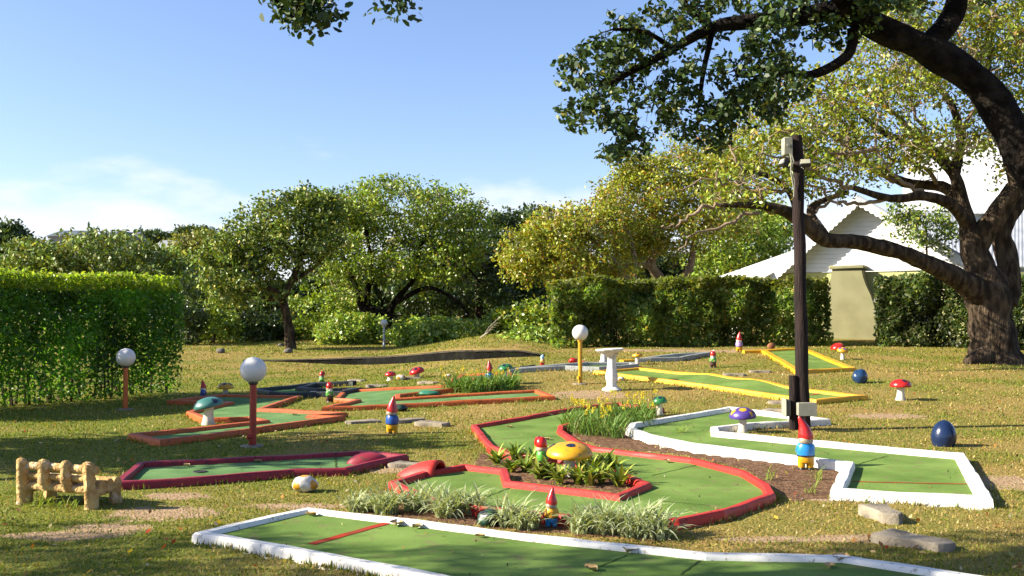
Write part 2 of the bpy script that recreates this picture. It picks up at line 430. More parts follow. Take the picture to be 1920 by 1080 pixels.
def gmix(a, b, fac, lo=0.4, hi=0.6):
    r = N.new('ShaderNodeMapRange'); r.inputs[1].default_value = lo; r.inputs[2].default_value = hi; L.new(fac, r.inputs[0])
    m = N.new('ShaderNodeMix'); m.data_type = 'RGBA'; L.new(r.outputs[0], m.inputs['Factor'])
    for s_, v in (('A', a), ('B', b)):
        if isinstance(v, tuple): m.inputs[s_].default_value = (*alb(v), 1)
        else: L.new(v, m.inputs[s_])
    return m.outputs['Result']
def gadd(a, b, op='ADD'):
    m = N.new('ShaderNodeMath'); m.operation = op
    for i, v in enumerate((a, b)):
        if isinstance(v, (int, float)): m.inputs[i].default_value = v
        else: L.new(v, m.inputs[i])
    return m.outputs[0]
straw = gmix((0.27, 0.20, 0.055), (0.38, 0.27, 0.09), gnoise(26, 8), 0.35, 0.65)
grn = gmix((0.13, 0.16, 0.02), (0.22, 0.23, 0.04), gnoise(18, 8), 0.35, 0.65)
gfac = gadd(gadd(gnoise(0.55, 8), gadd(gnoise(40, 3), 0.35, 'MULTIPLY')), gadd(sp.outputs[2], 0.22, 'MULTIPLY'))
lawn = gmix(straw, grn, gfac, 0.60, 0.86)
bare = gmix((0.36, 0.24, 0.13), (0.46, 0.33, 0.20), gnoise(15, 8))
lawn = gmix(lawn, bare, gadd(sp.outputs[1], gadd(gnoise(5, 8), 0.9, 'MULTIPLY')), 0.86, 1.05)
earth = gmix((0.12, 0.065, 0.035), (0.24, 0.14, 0.08), gnoise(14, 8))
lawn = gmix(lawn, earth, gadd(sp.outputs[0], gadd(gnoise(9, 6), 0.6, 'MULTIPLY')), 0.72, 0.95)
L.new(lawn, gb.inputs['Base Color']); gb.inputs['Roughness'].default_value = 0.95; gb.inputs['Specular IOR Level'].default_value = 0.1
bp = N.new('ShaderNodeBump'); bp.inputs['Strength'].default_value = 0.9; bp.inputs['Distance'].default_value = 0.03
L.new(gnoise(38, 10), bp.inputs['Height']); L.new(bp.outputs[0], gb.inputs['Normal'])
ground = fast_mesh('ground', np.stack([fx, fy, fz], 1), GF, gm, np.stack([soil, dirt, green], 1), smooth=True)
tag(ground, 'dry yellow-green lawn with bare earth patches', None, None, 'structure')

# ------------------------------------------------------------------ retaining wall
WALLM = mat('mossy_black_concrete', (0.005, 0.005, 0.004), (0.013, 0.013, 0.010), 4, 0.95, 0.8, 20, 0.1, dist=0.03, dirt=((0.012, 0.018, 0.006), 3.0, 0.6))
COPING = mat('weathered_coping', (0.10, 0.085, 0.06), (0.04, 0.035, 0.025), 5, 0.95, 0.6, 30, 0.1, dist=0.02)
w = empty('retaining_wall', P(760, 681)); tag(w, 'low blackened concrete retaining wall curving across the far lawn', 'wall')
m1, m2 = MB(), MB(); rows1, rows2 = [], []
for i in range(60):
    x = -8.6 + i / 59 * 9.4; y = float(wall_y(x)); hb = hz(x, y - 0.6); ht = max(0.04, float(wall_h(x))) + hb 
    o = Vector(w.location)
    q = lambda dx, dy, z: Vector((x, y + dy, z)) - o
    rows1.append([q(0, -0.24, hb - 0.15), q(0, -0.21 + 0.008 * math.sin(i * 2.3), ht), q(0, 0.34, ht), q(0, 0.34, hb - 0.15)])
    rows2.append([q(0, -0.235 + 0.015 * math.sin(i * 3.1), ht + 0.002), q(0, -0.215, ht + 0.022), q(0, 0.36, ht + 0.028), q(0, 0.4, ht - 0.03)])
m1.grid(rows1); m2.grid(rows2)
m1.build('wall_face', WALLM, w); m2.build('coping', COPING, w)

# ------------------------------------------------------------------ lanes
def build_lane(ln):
    kt = ln.get('kt', KT); pts = ln['P']; n = len(pts); hw = ln['w'] / 2
    base = sum(pts, Vector()) / n; base.z = hz(base.x, base.y)
    root = empty(ln['name'], base); tag(root, ln['label'], 'putting lane', 'mini golf lanes')
    humps = [(P(a, b), r, h) for a, b, r, h in (ln.get('hump') or [])]
    def bump(x, y): return sum(h * math.exp(-((x-c.x)**2 + (y-c.y)**2) / (r*r)) for c, r, h in humps)
    # floor
    ring = []
    for i in range(n):
        a, b = pts[i], pts[(i+1) % n]; k = max(1, int((b-a).length / 0.3))
        ring += [a.lerp(b, j / k).to_2d() for j in range(k)]
    xs = [p.x for p in pts]; ys = [p.y for p in pts]
    gxx, gyy = np.meshgrid(np.arange(min(xs), max(xs), 0.22), np.arange(min(ys), max(ys), 0.22))
    gxx, gyy = gxx.ravel(), gyy.ravel(); ins = in_poly(gxx, gyy, pts)
    for i in range(n): ins &= seg_dist(gxx, gyy, pts[i], pts[(i+1) % n]) > 0.08
    inner = [Vector((a, b)) for a, b in zip(gxx[ins], gyy[ins])]
    vs, es, fs, *_ = geometry.delaunay_2d_cdt(ring + inner, [(i, (i+1) % len(ring)) for i in range(len(ring))], [], 1, 1e-5)
    mb = MB()
    mb.v = [(v.x - base.x, v.y - base.y, hz(v.x, v.y) + 0.028 + bump(v.x, v.y) - base.z) for v in vs]; mb.f = [tuple(f) for f in fs]
    o = mb.build('turf', ln['turf'], root, True, 60)
    # kerbs: one mesh for each straight side, mitred into its neighbours
    area = sum(pts[i].x * pts[(i+1) % n].y - pts[(i+1) % n].x * pts[i].y for i in range(n))
    sg = 1 if area > 0 else -1
    def nrm(a, b): d = (b - a).to_2d().normalized(); return Vector((d.y, -d.x)) * sg
    mit = []
    for i in range(n):
        n0 = nrm(pts[i-1], pts[i]); n1 = nrm(pts[i], pts[(i+1) % n]); m = n0 + n1
        if m.length < 0.3: m = n0 + n1 * 0.2
        m.normalize(); c = max(0.5, m.dot(n1)); mit.append(m / c)
    jag = random.random() * 50
    for i in range(n):
        if i in ln.get('skip', ()): continue
        a, b = pts[i], pts[(i+1) % n]; nb = nrm(a, b); Ls = (b-a).length; np_ = max(1, round(Ls / 1.25))
        for q in range(np_):                       # cast pieces about 1.2 m long with open joints between them
            gap = 0.004 / Ls; t0 = q/np_ + (gap if q else 0); t1 = (q+1)/np_ - (gap if q < np_-1 else 0)
            k = max(2, int(Ls*(t1-t0) / 0.13)); rows = []; lift = random.uniform(-0.003, 0.003); side = random.uniform(-0.003, 0.003)
            for j in range(k + 1):
                t = t0 + (t1-t0)*j/k; p = a.lerp(b, t)
                d = mit[i] if t == 0 else (mit[(i+1) % n] if (j == k and q == np_-1) else nb)
                g = hz(p.x, p.y) + bump(p.x, p.y) * 0.55; top = kt + lift*(1 if 0 < t < 1 else 0) + 0.008 * mnoise.noise(Vector((p.x*2.3, p.y*2.3, jag)))
                jj = 0.009 * mnoise.noise(Vector((p.x*4, p.y*4, jag + 9))) + 0.004 * mnoise.noise(Vector((p.x*17, p.y*17, jag))) + side*(1 if 0 < t < 1 else 0); row = []
                for off, z in ((-hw-0.012, -0.09), (-hw-0.004, top*0.55), (-hw, top - 0.013), (-hw + 0.013, top), (hw - 0.013, top + 0.002), (hw, top - 0.013), (hw+0.004, top*0.5), (hw+0.012, -0.09)):
                    e = off + jj * (1 if off > 0 else -0.7)
                    row.append(Vector((p.x + d.x*e - base.x, p.y + d.y*e - base.y, g + z + 0.003*mnoise.noise(Vector((p.x*21, p.y*21, off*30))) - base.z)))
                rows.append(row)
            mk = MB().grid(rows, False)
            nv = len(rows[0])
            if q: mk.f.append(tuple(range(nv)))
            if q < np_-1: mk.f.append(tuple(len(mk.v) - nv + x for x in reversed(range(nv))))
            mk.build('kerb', ln.get('mats', {}).get(i, ln['mat']), root, True, 32)
    ln['root'] = root; ln['base'] = base; ln['bump'] = bump
    return root
for ln in LANES: build_lane(ln)
def strip_on(ln, a, b, wdt, m, name, z=0.032):
    """thin painted or seam strip lying on a lane floor between two pixels"""
    A, B = P(*a, 0.028), P(*b, 0.028); base = ln['base']; d = (B - A).to_2d().normalized(); s = Vector((-d.y, d.x)) * wdt / 2
    rows = []; k = 10
    for j in range(k + 1):
        p = A.lerp(B, j / k); wob = 0.012 * math.sin(j * 1.9 + A.x * 7) * (0.4 if name != 'start_line' else 0.3)
        rows.append([Vector((p.x + s.x*q + d.y*wob - base.x, p.y + s.y*q - d.x*wob - base.y, hz(p.x, p.y) + ln['bump'](p.x, p.y) + z - base.z)) for q in (-1, 1)])
    return MB().grid(rows, False).build(name, m, ln['root'])
L0, L1, L2, L3, L4, L5, L6, L7, L8, L9, L10 = LANES
strip_on(L0, (583,1021), (726,981), 0.07, REDLINE, 'start_line')
strip_on(L0, (1110,1068), (1175,1042), 0.012, SEAM, 'seam'); strip_on(L0, (1275,1078), (1312,1052), 0.012, SEAM, 'seam')
strip_on(L2, (1592,903), (1815,908), 0.035, REDLINE, 'start_line')
strip_on(L2, (1610,870), (1665,855), 0.012, SEAM, 'seam')
strip_on(L3, (1520,741), (1560,734), 0.06, REDLINE, 'start_line')
strip_on(L1, (905,935), (958,914), 0.012, SEAM, 'seam'); strip_on(L1, (1222,892), (1305,872), 0.012, SEAM, 'seam')
strip_on(L1, (925,824), (1045,818), 0.012, SEAM, 'seam'); strip_on(L1, (1240,940), (1330,948), 0.010, SEAM, 'seam')
strip_on(L8, (629,858), (630,877), 0.018, SEAM, 'seam')
def cup(ln, px):
    p = P(*px, 0.028); b = ln['base']; mb = MB()
    mb.lathe([(0.001, 0.0), (0.052, 0.0), (0.056, 0.004), (0.066, 0.006), (0.070, 0.0)], 20, (p.x-b.x, p.y-b.y, hz(p.x, p.y) + 0.032 - b.z), cap0=False, cap1=False)
    mb.build('hole_cup', mat('cup_black', (0.01, 0.01, 0.01), (0.03, 0.03, 0.025), 20, 0.7), ln['root'])
cup(L8, (375, 885)); cup(L5, (345, 806)); cup(L1, (1110, 955))
def hood(ln, px, size, m, open_az, name, px_b=None):
    """domed concrete hood bulging over a kerb, open on one side"""
    p = P(*px); b = ln['base']; rows = []
    sx, sy, s_z = size
    for i in range(13):
        t = i / 12 * math.pi; row = []
        for j in range(9):
            u = j / 8
            r = math.sin(min(1.0, u * 1.0) * math.pi / 2) ** 0.7
            v = Vector((-sx + sx * 1.6 * u, -math.cos(t) * sy * (0.25 + 0.75 * r), math.sin(t) * s_z * r - 0.03))
            row.append(Matrix.Rotation(open_az, 3, 'Z') @ v + Vector((p.x - b.x, p.y - b.y, p.z - b.z)))
        rows.append(row)
    o = MB().grid(rows, False).build(name, m, ln['root'], True, 60)
    md = o.modifiers.new('thick', 'SOLIDIFY'); md.thickness = 0.03; md.offset = -1
    return o
hood(L1, (793, 893), (0.30, 0.19, 0.20), RED, math.radians(-20), 'ramp_hood')
o = MB(); pb = P(690, 872); bb = L8['base']
o.ball(pb - bb + Vector((0, 0, 0.02)), (0.23, 0.12, 0.115), 18, 10, Matrix.Rotation(0.35, 3, 'Z')); o.build('ramp_hood', paint('rose_paint', (0.42, 0.035, 0.06)), L8['root'])
o = MB(); o.ball(pb - bb + Vector((0.06, -0.05, -0.03)), (0.25, 0.12, 0.075), 18, 10, Matrix.Rotation(0.35, 3, 'Z')); o.build('ramp_footing', GREY, L8['root'])
# short free-standing kerb tails
def tail(ln, a, b, m, wd=0.12, kt=KT):
    A, B = P(*a, kt), P(*b, kt); base = ln['base']; d = (B-A).to_2d().normalized(); s = Vector((-d.y, d.x)) * wd/2; rows = []
    for j in range(6):
        p = A.lerp(B, j/5); g = hz(p.x, p.y)
        rows.append([Vector((p.x + s.x*q - base.x, p.y + s.y*q - base.y, g + z - base.z)) for q, z in ((-1, -0.06), (-1, kt-0.015), (-0.85, kt+0.003), (0.85, kt+0.003), (1, kt-0.015), (1, -0.06))])
    MB().grid(rows).build('kerb', m, ln['root'], True, 32)
tail(L4, (1394, 657), (1428, 656), YELLOW, 0.16)
tail(L10, (1165, 675), (1186, 674), YELLOW, 0.2, 0.05)
tail(L9, (957, 690), (1002, 684), NAVY, 0.1, 0.10)
tail(L7, (560, 739), (612, 739), GREY, 0.12, 0.03)

# ------------------------------------------------------------------ grass blades (nobody could count them)
def lawn_grass():
    n = 400000
    u = rng.random(n); Y = 4.3 * (48.0 / 4.3) ** u
    X = (rng.random(n) * 2 - 1) * (0.56 * Y + 1.2)
    keep = np.ones(n, bool)
    for ln in LANES:
        keep &= ~in_poly(X, Y, ln['P']); pp = ln['P']
        for i in range(len(pp)): keep &= seg_dist(X, Y, pp[i], pp[(i+1) % len(pp)]) > ln['w'] / 2 + 0.012
    so = np.zeros(n)
    for poly in SOIL: so = np.maximum(so, in_poly(X, Y, poly) * 0.985)
    for c, r1, r2 in DIRT:
        dd = np.hypot((X - c.x) / r1, (Y - c.y) / r2); so = np.maximum(so, np.clip(1.25 - dd, 0, 0.93))
    keep &= (np.abs(Y - wall_y(X) - 0.1) > 0.5) | (X > 0.7) | (X < -8.8)
    keep &= (X < 1.0) | (Y < 30)
    keep &= rng.random(n) > so
    X, Y = X[keep], Y[keep]
    # patchy cover
    pat = np.array([mnoise.fractal(Vector((a * 0.7, b * 0.7, 3.0)), 0.9, 2.0, 5) for a, b in zip(X, Y)])
    k2 = rng.random(len(X)) < np.clip(0.72 + pat * 0.75, 0.18, 1.0); X, Y, pat = X[k2], Y[k2], pat[k2]
    n = len(X); Z = height(X, Y)
    az = rng.random(n) * 2 * np.pi; lean = 0.25 + 0.75 * rng.random(n)
    ln_ = (0.018 + 0.0012 * Y) * (0.55 + 0.9 * rng.random(n)); wd = (0.0028 + 0.00048 * Y) * (0.7 + 0.6 * rng.random(n))
    dx, dy = np.cos(az), np.sin(az); sx, sy = -dy, dx
    base = np.stack([X, Y, Z - 0.004], 1)
    tip = base + np.stack([dx * ln_ * lean, dy * ln_ * lean, ln_ * (1.1 - 0.6 * lean)], 1)
    sv = np.stack([sx * wd, sy * wd, np.zeros(n)], 1)
    V = np.stack([base - sv, base + sv, tip], 1).reshape(-1, 3)
    gr = sstep(1.5, -5.0, X) * 0.40 + 0.44 + 0.95 * pat + 0.22 * sstep(20, 27, Y)
    cg = palette(n, [((0.19, 0.25, 0.022), 3), ((0.27, 0.30, 0.030), 3), ((0.10, 0.165, 0.016), 2)])
    cs = palette(n, [((0.47, 0.34, 0.10), 3), ((0.36, 0.27, 0.07), 3), ((0.56, 0.45, 0.20), 0.8)])
    c = np.where((rng.random(n) < np.clip(gr, 0.12, 0.9))[:, None], cg, cs)
    o = fast_mesh('lawn_grass', V, np.arange(n * 3).reshape(n, 3), GRASS, np.repeat(c, 3, 0))
    tag(o, 'short dry yellow-green grass covering the lawn', 'grass', None, 'stuff')
    # longer tufts against the outside of the kerbs
    ex, ey = [], []
    for ln in LANES:
        pp = ln['P']
        for i in range(len(pp)):
            a, b = pp[i], pp[(i+1) % len(pp)]; k = int((b-a).length*260*(9.0/max(7.0, a.y))); tt = rng.random(k); dv = (b-a).to_2d().normalized()
            off = (ln['w']/2 + 0.006 + 0.03*rng.random(k))*np.where(rng.random(k) < 0.5, 1, -1)
            qx, qy = a.x + (b.x-a.x)*tt - dv.y*off, a.y + (b.y-a.y)*tt + dv.x*off
            kk = ~in_poly(qx, qy, pp)
            for l2 in LANES: kk &= ~in_poly(qx, qy, l2['P'])
            for poly in SOIL: kk &= ~(in_poly(qx, qy, poly) & (rng.random(k) < 0.92))
            pt = np.array([mnoise.noise(Vector((u*2.2, v*2.2, 8))) for u, v in zip(qx, qy)]) if k else np.zeros(0)
            kk &= rng.random(k) < np.clip(0.45 + pt*1.3, 0.05, 1)
            ex.append(qx[kk]); ey.append(qy[kk])
    X, Y = np.concatenate(ex), np.concatenate(ey); n = len(X); Z = height(X, Y)
    az = rng.random(n)*2*np.pi; lean = 0.1 + 0.6*rng.random(n); ln_ = (0.03 + 0.0018*Y)*(0.5 + rng.random(n)); wd = (0.003 + 0.0005*Y)*(0.7 + 0.6*rng.random(n))
    base = np.stack([X, Y, Z - 0.004], 1); tip = base + np.stack([np.cos(az)*ln_*lean, np.sin(az)*ln_*lean, ln_*(1.1-0.6*lean)], 1); sv = np.stack([-np.sin(az)*wd, np.cos(az)*wd, np.zeros(n)], 1)
    c = np.where((rng.random(n) < 0.62)[:, None], palette(n, [((0.20, 0.25, 0.025), 3), ((0.28, 0.31, 0.035), 2)]), palette(n, [((0.47, 0.34, 0.10), 1)]))
    o = fast_mesh('edge_grass', np.stack([base-sv, base+sv, tip], 1).reshape(-1, 3), np.arange(n*3).reshape(n, 3), GRASS, np.repeat(c, 3, 0)); tag(o, 'longer uncut grass along the outside of the lane kerbs', 'grass', None, 'stuff')
    # leaf litter
    n = 1500; Y = 4.6 * (30 / 4.6) ** rng.random(n); X = (rng.random(n) * 2 - 1) * (0.56 * Y + 0.8)
    keep = np.ones(n, bool)
    for ln in LANES: keep &= ~in_poly(X, Y, ln['P'])
    keep &= (Y < wall_y(X) - 0.3)
    X, Y = X[keep], Y[keep]; n = len(X); C = np.stack([X, Y, height(X, Y) + 0.022], 1)
    col = palette(n, [((0.50, 0.36, 0.16), 3), ((0.58, 0.50, 0.34), 2), ((0.55, 0.22, 0.04), 2), ((0.50, 0.07, 0.02), 0.6), ((0.20, 0.11, 0.05), 2), ((0.62, 0.48, 0.06), 1)])
    V, Fc, cc = leaf_geo(C, 0.05, col, 0.55, 2.0)
    V[:, 2] = np.maximum(V[:, 2], height(V[:, 0], V[:, 1]) + 0.006)
    o = fast_mesh('leaf_litter', V, Fc, GRASS, cc); tag(o, 'scattered dry brown and orange leaf litter on the lawn', 'leaf litter', None, 'stuff')
lawn_grass()
def lane_debris():
    Vs, Fs, Cs, k = [], [], [], 0
    for ln in LANES:
        pp = ln['P']; x0, x1 = min(p.x for p in pp), max(p.x for p in pp); y0, y1 = min(p.y for p in pp), max(p.y for p in pp)
        n = int((x1-x0)*(y1-y0)*9) + 6; X = x0 + rng.random(n)*(x1-x0); Y = y0 + rng.random(n)*(y1-y0)
        q = in_poly(X, Y, pp)
        for i in range(len(pp)): q &= seg_dist(X, Y, pp[i], pp[(i+1) % len(pp)]) > ln['w']/2 + 0.015
        X, Y = X[q], Y[q]; n = len(X)
        if n == 0: continue
        Z = height(X, Y) + 0.036 + np.array([ln['bump'](a, b) for a, b in zip(X, Y)])
        V, Fc, C = leaf_geo(np.stack([X, Y, Z], 1), 0.026, palette(n, [((0.40, 0.28, 0.12), 2), ((0.10, 0.06, 0.03), 2), ((0.45, 0.18, 0.04), 1), ((0.55, 0.48, 0.30), 1)]), 0.5, 2.5)
        Vs.append(V); Fs.append(Fc + k); Cs.append(C); k += len(V)
    o = fast_mesh('lane_debris', np.concatenate(Vs), np.concatenate(Fs), GRASS, np.concatenate(Cs)); tag(o, 'specks of leaf and bark scattered on the putting turf', 'leaf litter', None, 'stuff')
lane_debris()

# ================================================================== garden ornaments
def M_(name, c, rough=0.35, wear=0.605): return mat(name, c, tuple(v*0.72 for v in c), 9.0, rough, 0.25, 60, 0.5, 6, 0.4, 0.75, 0.004, dirt=((0.12, 0.09, 0.06), 22.0, wear))
G_RED = M_('gnome_red', (0.60, 0.02, 0.015), 0.25); G_BLUE = M_('gnome_blue', (0.015, 0.09, 0.40), 0.35)
G_SKY = M_('gnome_sky_blue', (0.02, 0.27, 0.70), 0.3); G_YEL = M_('gnome_yellow', (0.78, 0.40, 0.01), 0.4)
G_GRN = M_('gnome_green', (0.10, 0.42, 0.04), 0.4); G_BRN = M_('gnome_brown', (0.10, 0.03, 0.02), 0.5)
G_BLK = M_('gnome_black', (0.012, 0.012, 0.013), 0.45); G_SKIN = M_('gnome_skin', (0.55, 0.33, 0.20), 0.5)
G_WHT = M_('gnome_white', (0.72, 0.70, 0.64), 0.55, 0.6); G_HAIR = M_('gnome_hair', (0.46, 0.38, 0.26), 0.6, 0.58)
G_LIL = M_('gnome_lilac', (0.42, 0.28, 0.62), 0.5); G_PALE = M_('gnome_pale_blue', (0.30, 0.55, 0.72), 0.5)
G_GRY = M_('gnome_grey', (0.30, 0.30, 0.30), 0.6)

def gnome(base, h, face, hat, shirt, legs, label, beard=None, cap=False, bend=0.05, boots=None):
    """painted concrete gnome; face = heading in radians, 0 looks at the camera"""
    beard = beard or G_WHT; boots = boots or G_BLK
    r = empty('garden_gnome', base - Vector((0, 0, 0.012)), face); r.scale = (h, h, h)
    tag(r, label, 'garden gnome', 'painted garden gnomes')
    for sx in (-1, 1):
        mb = MB(); mb.lathe([(0.03, -0.005), (0.062, 0.0), (0.066, 0.02), (0.058, 0.05), (0.045, 0.075), (0.04, 0.085)], 14, (sx*0.075, -0.035, 0), 1.0, 1.55, 0.05)
        mb.build('boot', boots, r)
    mb = MB()
    for sx in (-1, 1): mb.tube([(sx*0.075, 0, 0.06), (sx*0.078, 0, 0.12), (sx*0.07, 0, 0.2)], [0.062, 0.074, 0.08], 12)
    mb.lathe([(0.08, 0.135), (0.135, 0.16), (0.15, 0.21), (0.152, 0.27), (0.14, 0.29)], 20, (0, 0, 0), 1, 0.86, 0.06); mb.build('trousers', legs, r)
    mb = MB(); mb.lathe([(0.13, 0.262), (0.158, 0.27), (0.164, 0.33), (0.162, 0.40), (0.152, 0.46), (0.125, 0.51), (0.085, 0.54), (0.05, 0.56)], 20, (0, 0, 0), 1, 0.85, 0.06)
    sh = mb.build('shirt', shirt, r)
    for sx in (-1, 1):
        mb = MB(); mb.tube([(sx*0.085, 0, 0.49), (sx*0.125, 0.0, 0.455), (sx*0.138, -0.02, 0.39), (sx*0.132, -0.075, 0.345), (sx*0.105, -0.125, 0.335)], [0.036, 0.042, 0.040, 0.038, 0.034], 10)
        mb.build('sleeve', shirt, sh)
        mb = MB(); c = Vector((sx*0.092, -0.143, 0.338)); mb.ball(c, (0.03, 0.022, 0.03), 8, 6)
        for k in range(4): mb.tube([c + Vector((-sx*0.012, -0.008, 0.02 - k*0.014)), c + Vector((-sx*0.034, -0.014, 0.018 - k*0.013)), c + Vector((-sx*0.046, -0.004, 0.016 - k*0.012))], [0.008, 0.0075, 0.006], 5)
        mb.tube([c + Vector((0, -0.004, 0.022)), c + Vector((-sx*0.014, -0.014, 0.042)), c + Vector((-sx*0.024, -0.014, 0.05))], [0.009, 0.008, 0.006], 5)
        mb.build('hand', G_SKIN, r)
    mb = MB(); mb.lathe([(0.156, 0.262), (0.166, 0.266), (0.166, 0.288), (0.157, 0.292)], 20, (0, 0, 0), 1, 0.87); mb.build('belt', G_BLK, r)
    mb = MB(); mb.ball((0, -0.012, 0.585), (0.098, 0.098, 0.095), 16, 10)
    for sx in (-1, 1): mb.ball((sx*0.1, 0.0, 0.585), (0.018, 0.024, 0.03), 8, 6)
    hd = mb.build('head', G_SKIN, r)
    mb = MB(); mb.ball((0, -0.112, 0.585), (0.026, 0.026, 0.022), 9, 7); mb.build('nose', G_SKIN, hd)
    for sx in (-1, 1):
        mb = MB(); mb.ball((sx*0.038, -0.097, 0.612), (0.012, 0.008, 0.010), 8, 6); mb.build('eye', G_BLK, hd)
    mb = MB(); mb.ball((0, -0.072, 0.50), (0.088, 0.06, 0.088), 14, 10, None, 0.12); mb.ball((0, -0.098, 0.45), (0.055, 0.035, 0.06), 10, 7, None, 0.12)
    for sx in (-1, 1): mb.tube([(0, -0.118, 0.562), (sx*0.04, -0.112, 0.556), (sx*0.075, -0.085, 0.54)], [0.017, 0.016, 0.006], 7)
    mb.build('beard', beard, r)
    mb = MB(); mb.lathe([(0.09, 0.50), (0.132, 0.515), (0.142, 0.545), (0.138, 0.585), (0.12, 0.61)], 18, (0, 0.018, 0), 1, 0.9, 0.22); mb.build('hair', beard if not cap else G_HAIR, r)
    mb = MB()
    if cap:
        mb.lathe([(0.128, 0.60), (0.138, 0.63), (0.136, 0.70), (0.115, 0.77), (0.07, 0.82), (0.02, 0.835)], 18, (0, 0.01, 0), 1, 1, 0.07)
        mb.tube([(0, 0.05, 0.79), (0.03, 0.11, 0.77), (0.05, 0.14, 0.70), (0.05, 0.145, 0.62)], [0.07, 0.06, 0.045, 0.03], 9)
        s = 1 / 0.85; r.scale = (h*s, h*s, h*s)
    else:
        pts = [(0, 0, 0.585), (0, 0, 0.64), (bend*0.1, 0, 0.70), (bend*0.25, 0.004, 0.78), (bend*0.55, 0.008, 0.86), (bend*0.9, 0.01, 0.93), (bend*1.15, 0.01, 0.98), (bend*1.2, 0.01, 1.0)]
        mb.tube(pts, [0.138, 0.142, 0.128, 0.1, 0.07, 0.045, 0.03, 0.012], 18, rough=0.1)
    mb.build('hat', hat, r)
    return r
D = math.radians
def gn(px, py, hpx, *a, **k):
    b = P(px, py); return gnome(b, hpx * mpp(b), *a, **k)
gn(735, 813, 72, D(165), G_RED, G_BLUE, G_YEL, 'gnome seen from behind, blue shirt and yellow trousers, beside flat stepping stones', beard=G_HAIR, bend=-0.05)
gn(1511, 880, 101, D(175), G_RED, G_SKY, G_YEL, 'largest gnome, sky blue shirt, seen from behind on the bare earth below the pole', beard=G_HAIR, bend=0.10)
gn(1034, 988, 77, D(175), G_RED, G_YEL, G_SKY, 'gnome with red hat and yellow shirt half hidden in the striped grass in front', beard=G_HAIR, bend=-0.03)
gn(1016, 884, 68, D(85), G_RED, G_GRN, G_BRN, 'red-capped gnome in green vest beside the big yellow mushroom', beard=G_HAIR, cap=True)
gn(381, 748, 37, D(70), G_RED, G_BLUE, G_BLUE, 'gnome in profile with red hat and blue shirt behind the teal mushroom', beard=G_WHT, bend=-0.06)
gn(603, 723, 28, D(-60), G_RED, G_GRN, G_BLK, 'small red-capped gnome with grey beard on the dark-edged lane', beard=G_GRY, cap=True)
gn(618, 754, 39, D(40), G_RED, G_GRN, G_BRN, 'red-capped gnome with white beard at the left tip of the middle orange lane', cap=True)
gn(918, 722, 47, D(170), G_RED, G_SKY, G_SKY, 'gnome with tall red hat and blue shirt standing in the middle grassy bed', beard=G_HAIR, bend=0.02)
gn(1017, 687, 23, D(-10), G_PALE, G_YEL, G_RED, 'tiny gnome with pale blue cap, yellow shirt and red trousers near the grey-edged lane', cap=True, boots=G_RED)
gn(1337, 689, 33, D(-20), G_RED, G_GRN, G_BRN, 'white-bearded gnome with red cap facing us behind the long yellow lane', cap=True)
gn(1386, 660, 39, D(160), G_RED, G_LIL, G_YEL, 'gnome in lilac shirt and yellow trousers against the middle hedge', beard=G_WHT, bend=-0.03)
gn(1129, 784, 30, D(170), G_RED, G_RED, G_WHT, 'little gnome whose red hat pokes out of the yellow-flowered bed', beard=G_WHT, bend=0.0)
gn(848, 728, 22, D(20), G_RED, G_RED, G_WHT, 'little red-hatted gnome in the left end of the middle grassy bed', beard=G_WHT, bend=0.03)

